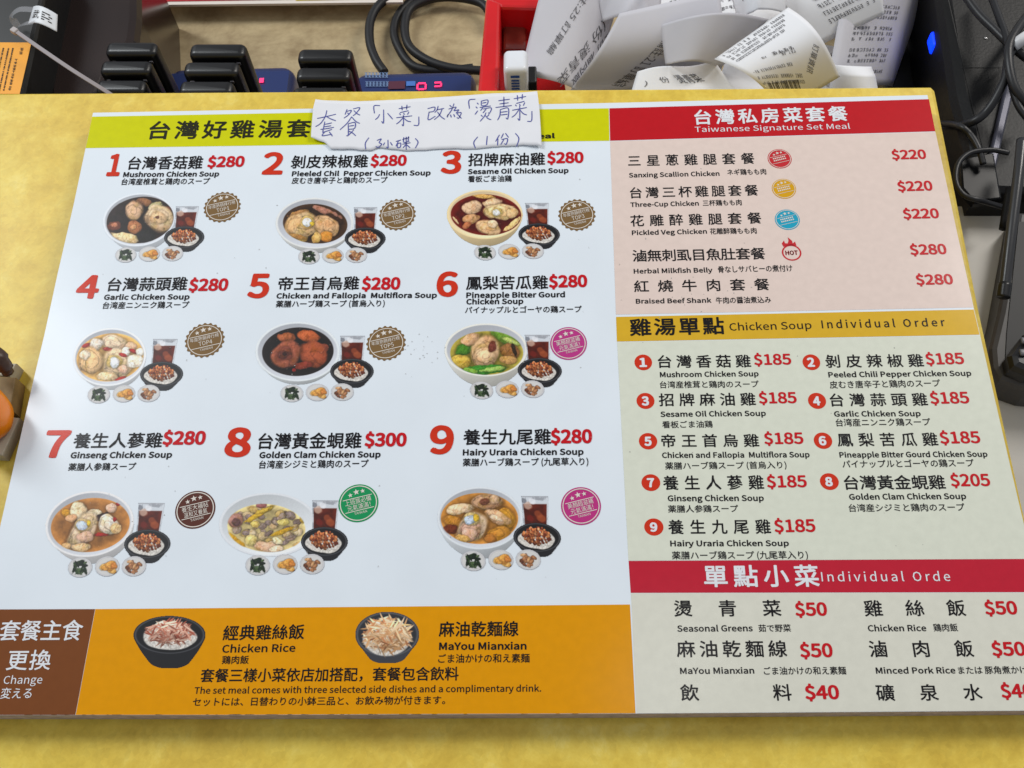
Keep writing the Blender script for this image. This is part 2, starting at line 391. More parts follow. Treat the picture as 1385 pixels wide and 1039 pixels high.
# ---- pink list
PINK = [('三星蔥雞腿套餐', (850.3, 225.3, 1020, 221.8, 14), 15.9, 'Sanxing Scallion Chicken', (851, 240.3, 973, 237.9, 5.8), 'ネギ鶏もも肉', (984, 237.4, 1036.5, 236.3, 7.6), '$220', (1207.6, 215.6, 1252.6, 214.6, 11.6)),
 ('台灣三杯雞腿套餐', (852.3, 268.6, 1025, 264.8, 14), 15.9, 'Three-Cup Chicken', (853, 280.2, 945, 278.2, 5.8), '三杯鶏もも肉', (950.8, 279, 1003.3, 278, 7.6), '$220', (1215.6, 258.6, 1261.3, 257.4, 12.2)),
 ('花雕醉雞腿套餐', (854, 306.7, 1029.3, 302.6, 14.4), 16.5, 'Pickled Veg Chicken', (855, 318.2, 956, 316.2, 5.9), '花雕醉鶏もも肉', (960.6, 317.3, 1023.5, 316.3, 7.8), '$220', (1223, 295.8, 1270, 294.8, 12.2)),
 ('滷無刺虱目魚肚套餐', (857, 354.3, 1034.5, 351, 15), 17.3, 'Herbal Milkfish Belly', (857.5, 370.2, 963.5, 368.5, 6), '骨なしサバヒーの煮付け', (971.6, 369.4, 1072, 367.4, 8.6), '$280', (1232.5, 344.6, 1280.3, 343.4, 12.8)),
 ('紅燒牛肉套餐', (859, 395.6, 1040, 392.7, 15), 17.9, 'Braised Beef Shank', (860.4, 410.8, 962, 409.5, 6), '牛肉の醤油煮込み', (968.7, 411, 1042.9, 410, 8.4), '$280', (1240.5, 385.2, 1289, 384.2, 12.8))]
for s, b, cw, e, eb, j, jb, pr, pb in PINK:
    put('dish_name', [cjk_line(s, b, cw, .014)], INK, menu)
    put('english_name', [lay(row_lat(e, .025), *eb)], INK, menu)
    put('japanese_name', [lay(row_fit(j, .014), *jb)], INK, menu)
    put('price', [lay(row_lat(pr, .035), *pb)], RED, menu)

# ---- cream list
INDV = [('1', (870, 490.4), '台灣香菇雞', (890, 497.8, 1015, 497, 16), '$185', (1021, 493.6, 1070, 492.8, 13.6), 'Mushroom Chicken Soup', (893, 510.4, 1026, 509, 6.6), '台湾産椎茸と鶏肉のスープ', (892.7, 525.4, 1026.5, 524.4, 9)),
 ('2', (1097.3, 490.2), '剝皮辣椒雞', (1118.5, 497.6, 1249, 496.4, 16.4), '$185', (1253.7, 493, 1304, 492, 14.2), 'Peeled Chili Pepper Chicken Soup', (1121, 510.6, 1313.8, 508.4, 6.8), '皮むき唐辛子と鶏肉のスープ', (1122.8, 525.8, 1272.4, 523.4, 9.6)),
 ('3', (873, 542.5), '招牌麻油雞', (893, 549.6, 1021.5, 548.6, 16.2), '$185', (1027.5, 545.6, 1077.3, 545, 14), 'Sesame Oil Chicken Soup', (893.7, 564, 1035.8, 562.6, 6.8), '看板ごま油鶏', (896, 579.4, 964, 578.6, 9)),
 ('4', (1105, 542.4), '台灣蒜頭雞', (1123.3, 550, 1254.4, 549, 16.4), '$185', (1259.7, 546, 1311, 545.2, 14.6), 'Garlic Chicken Soup', (1128.6, 563.6, 1245.3, 563, 6.9), '台湾産ニンニク鶏スープ', (1131, 577, 1259, 576, 9.8)),
 ('5', (876.5, 597), '帝王首烏雞', (895.3, 605.2, 1026, 604.6, 16.4), '$185', (1034.8, 600.6, 1086.4, 600, 14.4), 'Chicken and Fallopia  Multiflora Soup', (895.8, 619.5, 1095, 618.6, 7), '薬膳ハーブ鶏スープ (首烏入り)', (900, 635.4, 1064, 634, 9.4)),
 ('6', (1113, 596.3), '鳳梨苦瓜雞', (1134.8, 604.2, 1268.4, 603.2, 17), '$185', (1273, 599.8, 1325.9, 599, 15), 'Pineapple Bitter Gourd Chicken Soup', (1136, 619, 1335.7, 617.9, 7), 'パイナップルとゴーヤの鶏スープ', (1140, 633.3, 1318, 631.6, 10)),
 ('7', (880.3, 653), '養生人蔘雞', (898.7, 662.8, 1032.6, 662, 18), '$185', (1038.5, 659.2, 1091, 658.6, 15), 'Ginseng Chicken Soup', (903.5, 678, 1033, 677.6, 7.4), '薬膳人参鶏スープ', (904, 693.6, 998.7, 693, 9.4)),
 ('8', (1121.6, 651.6), '台灣黃金蜆雞', (1142.5, 662.6, 1278.5, 661.8, 18), '$205', (1287.4, 657.6, 1339.3, 657, 15.4), 'Golden Clam Chicken Soup', (1149, 676, 1306.8, 675, 7.4), '台湾産シジミと鶏肉のスープ', (1148.6, 692.6, 1305.4, 691.4, 10)),
 ('9', (884.3, 713), '養生九尾雞', (905.7, 722.6, 1042, 722, 18.2), '$185', (1048.7, 719.6, 1102.7, 719, 16), 'Hairy Uraria Chicken Soup', (907, 739, 1066.9, 738.6, 7.4), '薬膳ハーブ鶏スープ (九尾草入り)', (909.3, 756.8, 1093, 756.2, 10.2))]
def disc(cx, cy, rx, ry, n=40, tooth=0.0):
    c = at(cx, cy)[:2]; ax = at(cx + rx, cy)[0] - c[0]; ay = at(cx, cy - ry)[1] - c[1]
    V = [c]
    for k in range(n):
        a = 2 * math.pi * k / n; q = 1 - (tooth if k % 2 else 0)
        V.append(c + np.array([math.cos(a) * ax * q, math.sin(a) * ay * q]))
    return V, [(0, 1 + k, 1 + (k + 1) % n) for k in range(n)]
for num, c, s, b, pr, pb, e, eb, j, jb in INDV:
    sc = 1 + (c[1] - 490) / 2400
    d = put('number_disc', [disc(c[0], c[1], 11.9 * sc, 10.3 * sc * 1.03)], ORED, menu, .00012)
    put('numeral', [lay(row_lat(num, .05), c[0] - 4, c[1] + 5.8, c[0] + 4.2, c[1] + 5.6, 11)], WHITE, d, .0002)
    put('dish_name', [cjk_line(s, b, 18.2 if len(s) == 5 else None, .016)], INK, menu)
    put('price', [lay(row_lat(pr, .03), *pb)], RED, menu)
    put('english_name', [lay(row_lat(e, .028), *eb)], INK, menu)
    put('japanese_name', [lay(row_fit(j, .012), *jb)], INK, menu)

# ---- side dish list
SIDE = [('燙青菜', (913.7, 834, 1055.9, 833.6, 20.6), '$50', (1077, 832.6, 1118.4, 832.2, 16.6), 'Seasonal Greens', (916.4, 854.4, 1018, 853.8, 8), '茹で野菜', (1026.5, 855, 1070, 854.6, 9.6)),
 ('雞絲飯', (1171.7, 833.8, 1305.8, 833.2, 20.6), '$50', (1334, 830.8, 1376, 830.4, 16.6), 'Chicken Rice', (1174.4, 854, 1252.9, 853.6, 8), '鶏肉飯', (1263.3, 854.4, 1296, 854, 10)),
 ('麻油乾麵線', (917.6, 889, 1063.6, 888.6, 21), '$50', (1083.7, 888.6, 1126, 888.2, 17.2), 'MaYou Mianxian', (920.3, 911.6, 1020, 911, 8), 'ごま油かけの和え素麺', (1033.5, 913, 1144.7, 912.4, 10.2)),
 ('滷肉飯', (1178.3, 889, 1316.6, 888.4, 21), '$50', (1343.6, 886.6, 1387, 886.2, 17.2), 'Minced Pork Rice', (1185.3, 911.2, 1292.3, 910.8, 8), 'または 豚角煮かけ', (1296.9, 912, 1390, 911.4, 10)),
 ('飲料', (922.6, 948, 1070, 947.6, 20.8), '$40', (1090.6, 945.4, 1134.7, 945, 17.4), None, None, None, None),
 ('礦泉水', (1188, 948, 1328, 947.4, 20.8), '$40', (1356, 943.4, 1398, 943, 17.4), None, None, None, None)]
for s, b, pr, pb, e, eb, j, jb in SIDE:
    put('dish_name', [cjk_line(s, b, 21.8, .014)], INK, menu)
    put('price', [lay(row_lat(pr, .035), *pb)], RED, menu)
    if e:
        put('english_name', [lay(row_lat(e, .022), *eb)], INK, menu)
        put('japanese_name', [lay(row_fit(j, .012), *jb)], INK, menu)

# ---- orange and brown panels
put('dish_name', [cjk_line('經典雞絲飯', (302.3, 866.4, 409.7, 864.4, 18.8), None, .018)], INK, menu)
put('english_name', [lay(row_lat('Chicken Rice', .02), 300.5, 882.8, 399, 881.4, 10)], INK, menu)
put('japanese_name', [lay(row_fit('鶏肉飯', .014), 300, 898.4, 336, 898, 10.6)], INK, menu)
put('dish_name', [cjk_line('麻油乾麵線', (595, 861.4, 700, 860.6, 19.2), None, .018)], INK, menu)
put('english_name', [lay(row_lat('MaYou Mianxian', .03), 594.3, 879, 711.7, 878.4, 9.4)], INK, menu)
put('japanese_name', [lay(row_fit('ごま油かけの和え素麺', .014), 592.7, 897, 716.3, 896.2, 11.4)], INK, menu)
put('set_meal_note', [lay(row_fit('套餐三樣小菜依店加搭配，套餐包含飲料', .016), 270.8, 923, 620, 920.4, 17.2),
    lay(row_lat('The set meal comes with three selected side dishes and a complimentary drink.', .012), 262.8, 938.4, 731.8, 935.4, 8.6),
    lay(row_fit('セットには、日替わりの小鉢三品と、お飲み物が付きます。', .012), 260.4, 955.4, 602, 952.8, 11)], INK, menu)
put('change_note', [cjk_line('套餐主食', (-1, 867, 107.6, 866.4, 26), 24, .012), cjk_line('更換', (9, 906.6, 65, 906.2, 25.6), 25, .012),
    lay(row_lat('Change', -.008), 4.3, 925.2, 56.7, 924.6, 10.6), lay(row_fit('変える', .004), 0, 945.4, 42, 945, 14)], WHITE, menu)

# ------------------------------------------------------------------ printed photographs on the card: painted dot by dot into the print
def vnoise(x, y, seed=0):
    """value noise, numpy"""
    xi = np.floor(x).astype(int); yi = np.floor(y).astype(int); xf = x - xi; yf = y - yi
    def hsh(a, b):
        n = (a * 374761393 + b * 668265263 + seed * 982451653) & 0x7fffffff
        n = ((n ^ (n >> 13)) * 1274126177) & 0x7fffffff
        return ((n ^ (n >> 16)) & 0xffff) / 65535.0
    u = xf * xf * (3 - 2 * xf); w = yf * yf * (3 - 2 * yf)
    return (hsh(xi, yi) * (1 - u) + hsh(xi + 1, yi) * u) * (1 - w) + (hsh(xi, yi + 1) * (1 - u) + hsh(xi + 1, yi + 1) * u) * w
def fbm(x, y, s, seed=0, o=3):
    t = 0; a = .5; k = 1.0 / s
    for i in range(o): t = t + a * vnoise(x * k, y * k, seed + i); a *= .5; k *= 2.1
    return t / (1 - .5 ** o)
def sstep(a, b, x):
    t = np.clip((x - a) / (b - a), 0, 1); return t * t * (3 - 2 * t)
class Paint:
    def __init__(s, X, Y): s.X, s.Y = X, Y; s.c = np.ones(X.shape + (3,)) * 255.0; s.m = np.zeros(X.shape)
    def q(s, cx, cy, rx, ry, rot=0, wob=0, seed=0):
        a = math.radians(rot); dx, dy = s.X - cx, s.Y - cy
        u = (dx * math.cos(a) + dy * math.sin(a)) / rx; v = (-dx * math.sin(a) + dy * math.cos(a)) / ry
        d = np.hypot(u, v)
        if wob: d = d + wob * (fbm(s.X, s.Y, max(min(rx, ry) * 1.25, 2), seed, 2) - .5) * 2
        return d, u, v
    def over(s, al, col): s.c = s.c * (1 - al[..., None]) + np.asarray(col, float) * al[..., None] if np.ndim(col) == 1 else s.c * (1 - al[..., None]) + col * al[..., None]
    def ell(s, cx, cy, rx, ry, col, rot=0, soft=.04, mask=False, wob=0, seed=0):
        d, u, v = s.q(cx, cy, rx, ry, rot, wob, seed); al = 1 - sstep(1 - soft, 1 + soft, d); s.over(al, col)
        if mask: s.m = np.maximum(s.m, al)
        return d, u, v
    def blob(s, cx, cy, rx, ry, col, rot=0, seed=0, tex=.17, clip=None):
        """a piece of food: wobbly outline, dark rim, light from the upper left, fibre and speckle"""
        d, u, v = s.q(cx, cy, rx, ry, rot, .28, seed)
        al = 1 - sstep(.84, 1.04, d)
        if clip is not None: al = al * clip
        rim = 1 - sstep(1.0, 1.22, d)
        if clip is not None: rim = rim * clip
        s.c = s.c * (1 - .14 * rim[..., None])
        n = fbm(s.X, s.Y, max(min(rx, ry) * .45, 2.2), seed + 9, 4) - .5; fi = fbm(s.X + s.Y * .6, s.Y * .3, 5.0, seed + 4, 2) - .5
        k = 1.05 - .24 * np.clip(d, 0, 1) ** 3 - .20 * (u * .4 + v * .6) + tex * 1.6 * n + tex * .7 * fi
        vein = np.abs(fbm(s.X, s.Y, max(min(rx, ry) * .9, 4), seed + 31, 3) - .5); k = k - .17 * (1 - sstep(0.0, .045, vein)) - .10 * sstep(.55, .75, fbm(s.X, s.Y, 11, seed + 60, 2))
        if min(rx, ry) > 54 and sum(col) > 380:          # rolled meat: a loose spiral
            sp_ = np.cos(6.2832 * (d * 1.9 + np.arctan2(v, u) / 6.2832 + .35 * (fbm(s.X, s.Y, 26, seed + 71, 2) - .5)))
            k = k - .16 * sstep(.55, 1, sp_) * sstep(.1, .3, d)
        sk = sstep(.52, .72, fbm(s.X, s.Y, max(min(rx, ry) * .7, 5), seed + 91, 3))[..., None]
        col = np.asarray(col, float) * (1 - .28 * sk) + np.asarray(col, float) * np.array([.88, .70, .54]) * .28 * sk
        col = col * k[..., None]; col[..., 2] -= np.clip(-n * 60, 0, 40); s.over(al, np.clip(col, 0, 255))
REFW = np.array([226., 232., 240.])
def grid_print(name, box, zoom, fn, z=.00009, step=.62, parent=None, shift=(0, 0), label=None):
    """box in zoom units (x0,y0,x1,y1); zoom=(ox,oy,s): photo px = ox + x/s; fn paints; dots outside the cut-out are left off"""
    ox, oy, s = zoom; nx = int((box[2] - box[0]) / s / step) + 2; ny = int((box[3] - box[1]) / s / step) + 2
    gx = np.linspace(box[0], box[2], nx); gy = np.linspace(box[1], box[3], ny); X, Y = np.meshgrid(gx, gy)
    p = Paint(X, Y); fn(p)
    m1 = p.m[..., None]; p.c = np.where(m1 > .03, np.clip((p.c - (1 - m1) * 255.0) / np.maximum(m1, .03), 0, 255), p.c)
    ok = p.m > .25
    for _ in range(4):
        acc = np.zeros_like(p.c); cnt = np.zeros(p.m.shape)
        for a, b in ((0, 1), (0, -1), (1, 0), (-1, 0)):
            acc += np.roll(p.c * ok[..., None], (a, b), (0, 1)); cnt += np.roll(ok, (a, b), (0, 1))
        fill = (~ok) & (cnt > 0); p.c[fill] = acc[fill] / cnt[fill][:, None]; ok = ok | fill
    gm = p.c.mean(-1, keepdims=True); p.c = np.clip((gm + (p.c - gm) * 1.0 - 150) * 1.12 + 148, 4, 246)
    g = fbm(X, Y, 6, 77, 2) - .5; p.c = np.clip(p.c * (1 + .05 * g[..., None]), 0, 255)
    P = atv(np.stack([ox + X.ravel() / s, oy + Y.ravel() / s], 1)); P[:, 2] = z
    P[:, 0] += shift[0]; P[:, 1] += shift[1]
    alb = np.clip(lin(p.c) * 0.86 / lin(REFW).max(), 0, .9)
    mk = p.m; idx = np.arange(nx * ny).reshape(ny, nx)
    keep = np.maximum.reduce([mk[:-1, :-1], mk[1:, :-1], mk[:-1, 1:], mk[1:, 1:]]) > .5
    q = np.stack([idx[1:, :-1], idx[1:, 1:], idx[:-1, 1:], idx[:-1, :-1]], -1)[keep]
    used = np.unique(q); re = -np.ones(nx * ny, int); re[used] = np.arange(len(used))
    q = re[q]; V = P[used]; C = alb.reshape(-1, 3)[used]
    me = bpy.data.meshes.new(name); me.vertices.add(len(V)); me.vertices.foreach_set('co', V.astype(np.float32).ravel())
    me.loops.add(q.size); me.loops.foreach_set('vertex_index', q.ravel().astype(np.int32))
    me.polygons.add(len(q)); me.polygons.foreach_set('loop_start', np.arange(0, q.size, 4, dtype=np.int32)); me.polygons.foreach_set('loop_total', np.full(len(q), 4, np.int32))
    me.update(calc_edges=True); me.validate()
    at_ = me.color_attributes.new('print', 'FLOAT_COLOR', 'POINT'); at_.data.foreach_set('color', np.concatenate([C, np.ones((len(C), 1))], 1).astype(np.float32).ravel())
    o = link(name, me, parent, printmat())
    if label: o['label'] = label
    return o

def bowl(rim, soup, soupcol, bottom, half, body, blobs, shade=(188, 190, 196), seed=0, wide=None):
    def fn(p):
        cx, cy, rx, ry, rot = rim
        # body under the rim
        t = (p.Y - cy) / (bottom - cy); hw = np.where(t < 0, rx, rx * np.clip(1 - np.clip(t, 0, 1) ** 2.2, 0, 1) ** .5 * (1 - .0 * t) + 0)
        hw = hw * (1 - .12 * np.clip(t, 0, 1))
        inb = (t >= 0) & (t <= 1); al = inb * (1 - sstep(hw - 2, hw + 2, np.abs(p.X - cx - t * 4)))
        u = (p.X - cx) / rx
        bc = np.asarray(body, float) * (1.0 - .26 * np.clip(t, 0, 1)[..., None] ** 1.3) * (1 - .14 * np.clip(u + .2, 0, 1)[..., None])
        p.over(al, bc); p.m = np.maximum(p.m, al)
        d, u, v = p.ell(cx, cy, rx, ry, body, rot, .02, True)
        # inner wall of the bowl
        al = 1 - sstep(.93, .97, d); wall = np.asarray(shade, float) * (1.03 + .12 * v[..., None] + .05 * u[..., None])
        p.over(al, np.clip(wall, 0, 255))
        sx, sy, srx, sry, srot = soup
        d, u, v = p.q(sx, sy, srx, sry, srot, 0)
        clip = 1 - sstep(.97, 1.0, d)
        n = fbm(p.X, p.Y, 34, seed, 4)
        sc = np.asarray(soupcol, float) * (.66 + .42 * n + .30 * sstep(.7, 1, d))[..., None]
        p.over(clip, np.clip(sc, 0, 255))
        for i, bl in enumerate(blobs):
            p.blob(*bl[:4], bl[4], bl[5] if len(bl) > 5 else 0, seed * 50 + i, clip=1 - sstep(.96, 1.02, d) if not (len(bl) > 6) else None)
        # oil glints
        g = fbm(p.X, p.Y, 9, seed + 5, 2); p.over(clip * sstep(.84, .90, g) * .25, (250, 238, 215))
    return fn
Z1, Z2, Z3 = (100, 200, 4.946), (340, 200, 5.327), (580, 200, 5.327)
Z4, Z5, Z6 = (60, 370, 4.946), (320, 370, 4.946), (570, 360, 4.946)
Z7, Z8, Z9 = (30, 570, 4.517), (290, 570, 4.517), (560, 570, 4.517)
CH = (236, 204, 170); CH2 = (226, 184, 142); EGG = (238, 240, 244); YOLK = (224, 190, 70)
r8 = random.Random(3)
clams = []
for i in range(46):
    a = r8.uniform(0, 6.28); q = r8.random() ** .5
    clams.append((320 + 205 * q * math.cos(a), 645 + 118 * q * math.sin(a), r8.uniform(20, 38), r8.uniform(14, 26), r8.choice([(150, 132, 128), (170, 150, 138), (206, 182, 142), (216, 196, 164), (132, 114, 108), (196, 168, 110)]), r8.uniform(-50, 50)))
BOWLS = [
 (Z1, (180, 300, 690, 700), bowl((435, 482, 240, 176, -8), (443, 484, 229, 156, -10), (50, 34, 28), 692, 120, (226, 230, 236), [
   (300, 440, 85, 70, (52, 38, 38)), (478, 362, 60, 26, (150, 104, 74), 15), (545, 388, 48, 22, (206, 198, 152), -20), (398, 425, 72, 82, (222, 182, 148)), (628, 420, 22, 30, (120, 60, 44)),
   (565, 470, 108, 98, (238, 208, 172)), (566, 468, 58, 48, (214, 180, 140)), (560, 466, 14, 12, (110, 70, 50)), (275, 522, 48, 36, (120, 66, 48)), (270, 518, 22, 16, (196, 130, 104)), (400, 532, 56, 46, (178, 118, 80)), (398, 532, 22, 18, (214, 160, 116)),
   (345, 602, 98, 34, (236, 212, 168), 12), (490, 590, 72, 42, (40, 36, 36), -10)], seed=1)),
 (Z2, (175, 360, 740, 765), bowl((455, 545, 278, 182, 0), (460, 548, 236, 145, 4), (66, 46, 30), 758, 140, (226, 226, 224), [
   (350, 470, 90, 20, (190, 142, 92), -14), (540, 462, 118, 26, (176, 126, 108), 22), (600, 510, 70, 22, (70, 48, 34), 30), (330, 628, 92, 56, (222, 188, 110), 12), (372, 556, 128, 96, (226, 192, 146), -10), (545, 560, 92, 78, (218, 176, 132), 20),
   (410, 540, 52, 46, (222, 190, 120)), (402, 538, 36, 34, EGG), (438, 548, 16, 18, YOLK), (540, 642, 46, 40, (216, 152, 70)), (470, 650, 34, 44, (224, 184, 116), 20), (330, 640, 70, 18, (180, 136, 80), 14)], seed=2)),
 (Z3, (128, 302, 680, 712), bowl((403, 482, 271, 176, 0), (412, 484, 258, 150, 2), (102, 30, 22), 708, 130, (240, 216, 170), [
   (395, 350, 88, 16, (226, 182, 112), 6), (308, 430, 78, 46, (226, 190, 156), -10), (455, 396, 78, 34, (232, 198, 162), -8), (515, 462, 132, 62, (236, 206, 158), 4), (492, 464, 46, 36, (220, 196, 130)), (488, 466, 28, 24, EGG), (598, 470, 44, 36, (226, 192, 146)),
   (300, 515, 68, 36, (206, 160, 118), -8), (270, 560, 40, 22, (190, 120, 84), -30), (425, 575, 86, 56, (232, 192, 148), 14), (460, 550, 34, 28, (238, 210, 176)), (606, 550, 78, 20, (236, 204, 146), -38), (195, 525, 36, 8, (222, 190, 150), 52)], shade=(226, 204, 168), seed=3)),
 (Z4, (185, 360, 690, 785), bowl((437, 560, 243, 192, -8), (440, 562, 229, 162, -8), (208, 164, 96), 778, 130, (236, 238, 242), [
   (282, 482, 34, 16, (176, 44, 34), -20), (470, 458, 88, 58, (236, 208, 178), 10), (345, 476, 54, 42, (242, 228, 214), -20), (310, 590, 78, 100, (232, 192, 142), 15), (270, 545, 40, 34, (240, 222, 200)), (425, 508, 40, 14, (180, 46, 34), 10), (475, 520, 30, 24, (242, 224, 204)), (480, 600, 112, 112, (238, 208, 170)), (462, 592, 58, 52, (222, 192, 124)), (470, 596, 36, 34, EGG),
   (578, 488, 38, 30, (232, 194, 162)), (548, 522, 30, 28, (246, 238, 226)), (525, 546, 34, 12, (180, 44, 30), 15), (595, 520, 34, 14, (170, 40, 30), 20), (640, 526, 30, 30, (246, 238, 226)), (602, 590, 60, 52, (248, 240, 226)), (420, 690, 70, 34, (240, 216, 180)), (512, 704, 42, 13, (182, 50, 34), -15), (530, 640, 40, 30, (236, 196, 172))], seed=4)),
 (Z5, (122, 318, 698, 745), bowl((408, 524, 280, 198, 0), (410, 524, 243, 165, -3), (34, 26, 26), 742, 140, (226, 230, 232), [
   (335, 426, 62, 36, (172, 100, 64), -8), (480, 420, 78, 40, (186, 100, 58), 10), (580, 500, 40, 30, (150, 80, 62)), (505, 545, 108, 88, (164, 86, 56), 30), (450, 612, 74, 26, (140, 62, 46), -10), (322, 546, 110, 92, (172, 100, 76), -18), (318, 540, 66, 52, (140, 78, 62), -18), (312, 548, 40, 30, (104, 58, 50)), (322, 540, 16, 12, (60, 36, 36)), (384, 646, 14, 14, (150, 34, 28))], seed=5)),
 (Z6, (152, 382, 715, 812), bowl((432, 562, 276, 176, 0), (437, 582, 248, 148, 0), (160, 146, 66), 806, 140, (232, 230, 222), [
   (560, 486, 108, 38, (118, 158, 62), 24), (600, 505, 70, 20, (188, 204, 120), 24), (285, 560, 60, 38, (84, 136, 50), -20), (268, 636, 64, 46, (210, 180, 84), 6), (330, 490, 66, 36, (226, 182, 142), -24), (590, 575, 70, 54, (158, 112, 70), 10), (620, 560, 14, 50, (60, 48, 36), -20), (585, 630, 66, 32, (200, 156, 100)), (432, 572, 108, 110, (226, 186, 144)), (430, 600, 70, 60, (232, 196, 156)), (476, 536, 30, 42, (128, 68, 56), 10), (420, 694, 172, 34, (70, 144, 52), -4), (480, 690, 90, 16, (166, 200, 110), -8), (330, 700, 60, 18, (140, 184, 84), 10)], seed=6)),
 (Z7, (135, 418, 690, 872), bowl((412, 628, 270, 198, -10), (417, 634, 246, 166, -8), (172, 118, 62), 868, 120, (232, 230, 230), [
   (272, 560, 30, 26, (206, 150, 40)), (345, 548, 54, 58, (238, 218, 184), -15), (300, 590, 36, 24, (226, 176, 134)), (446, 560, 44, 26, (240, 222, 194)), (480, 585, 50, 20, (60, 36, 34), -30), (546, 528, 36, 28, (232, 198, 178)), (586, 506, 14, 13, (156, 30, 32)), (530, 630, 62, 58, (246, 236, 222), 20), (570, 652, 34, 32, (236, 200, 150)), (566, 600, 12, 16, (170, 40, 36)), (480, 692, 44, 12, (170, 46, 34)), (382, 664, 72, 132, (238, 208, 178), 32), (372, 636, 54, 46, (214, 186, 136)), (366, 640, 38, 34, (206, 220, 240)), (408, 624, 14, 24, YOLK), (385, 705, 50, 36, (220, 180, 156)), (358, 768, 64, 30, (238, 204, 162)), (270, 760, 30, 24, (232, 190, 140))], seed=7)),
 (Z8, (28, 432, 640, 826), bowl((330, 632, 300, 194, 0), (318, 652, 242, 148, 4), (208, 188, 134), 822, 150, (222, 224, 228), clams + [
   (125, 602, 46, 48, (182, 134, 122)), (132, 620, 30, 26, (110, 80, 80)), (290, 510, 34, 22, (162, 104, 104)), (270, 570, 110, 16, (206, 170, 60), -30), (300, 545, 60, 14, (212, 180, 80), -20), (130, 732, 76, 24, (208, 162, 42), 40), (170, 780, 60, 16, (206, 160, 50), 30), (420, 672, 84, 15, (204, 164, 54), -20), (540, 580, 20, 44, (200, 164, 70), 10), (330, 770, 84, 36, (222, 184, 156), 6), (380, 782, 40, 24, (238, 216, 190)), (224, 724, 36, 38, (228, 208, 142)), (250, 628, 34, 22, (224, 200, 120)), (422, 616, 36, 22, (226, 206, 130)), (384, 732, 36, 20, (240, 226, 190), 30), (520, 760, 40, 22, (214, 176, 120))], shade=(206, 209, 212), seed=8)),
 (Z9, (138, 396, 672, 842), bowl((403, 592, 260, 190, 0), (400, 594, 240, 158, 0), (178, 124, 60), 838, 130, (222, 226, 230), [
   (240, 612, 70, 36, (196, 136, 60), 10), (225, 660, 50, 28, (120, 62, 40)), (282, 536, 84, 34, (236, 206, 172), -6), (446, 492, 92, 56, (194, 154, 122)), (430, 490, 30, 22, (130, 84, 66)), (490, 480, 34, 30, (206, 172, 140)), (560, 600, 62, 66, (208, 152, 62)), (516, 590, 84, 44, (228, 184, 146), 22), (500, 592, 40, 18, (240, 214, 186), 22), (512, 692, 78, 58, (204, 144, 62), -10), (470, 720, 40, 30, (180, 120, 56)), (352, 645, 98, 112, (234, 204, 174), 18), (345, 660, 66, 74, (214, 172, 150), 18), (352, 598, 52, 42, (220, 196, 140)), (340, 602, 36, 32, (206, 220, 240)), (378, 592, 18, 26, YOLK), (340, 690, 50, 40, (224, 186, 166)), (300, 716, 50, 22, (216, 172, 106), 10)], seed=9)),
]
def glassfn(p):
    # tapered tumbler of iced red tea
    t = np.clip((p.Y - 418) / 172, 0, 1); x0 = 696 + 2 * t; x1 = 858 - 16 * t
    ins = sstep(x0 - 2, x0 + 2, p.X) * (1 - sstep(x1 - 2, x1 + 2, p.X)) * (p.Y > 418) * (p.Y < 592)
    p.m = np.maximum(p.m, ins); p.over(ins, (206, 210, 216))
    n = fbm(p.X, p.Y, 24, 5, 3)
    p.over(ins * sstep(.5, .7, n) * .8, (150, 152, 158)); p.over(ins * (p.Y < 424) * .8, (170, 172, 178))
    liq = ins * sstep(460, 466, p.Y) * sstep(x0 + 4, x0 + 9, p.X) * (1 - sstep(x1 - 9, x1 - 4, p.X))
    k = (fbm(p.X, p.Y, 40, 2, 3))[..., None]
    p.over(liq, np.array([74, 28, 20.]) * (.7 + .5 * k) + np.array([36, 16, 6.]) * k)
    for cx, cy, r, c in ((728, 470, 34, (206, 176, 160)), (790, 520, 30, (150, 78, 48)), (810, 545, 34, (164, 88, 54)), (735, 545, 30, (120, 40, 30)), (705, 445, 22, (120, 122, 130)), (760, 448, 26, (232, 232, 236))):
        d, u, v = p.q(cx, cy, r, r * .8, 30, .25, int(cx)); p.over((1 - sstep(.6, 1, d)) * ins * .8, c)
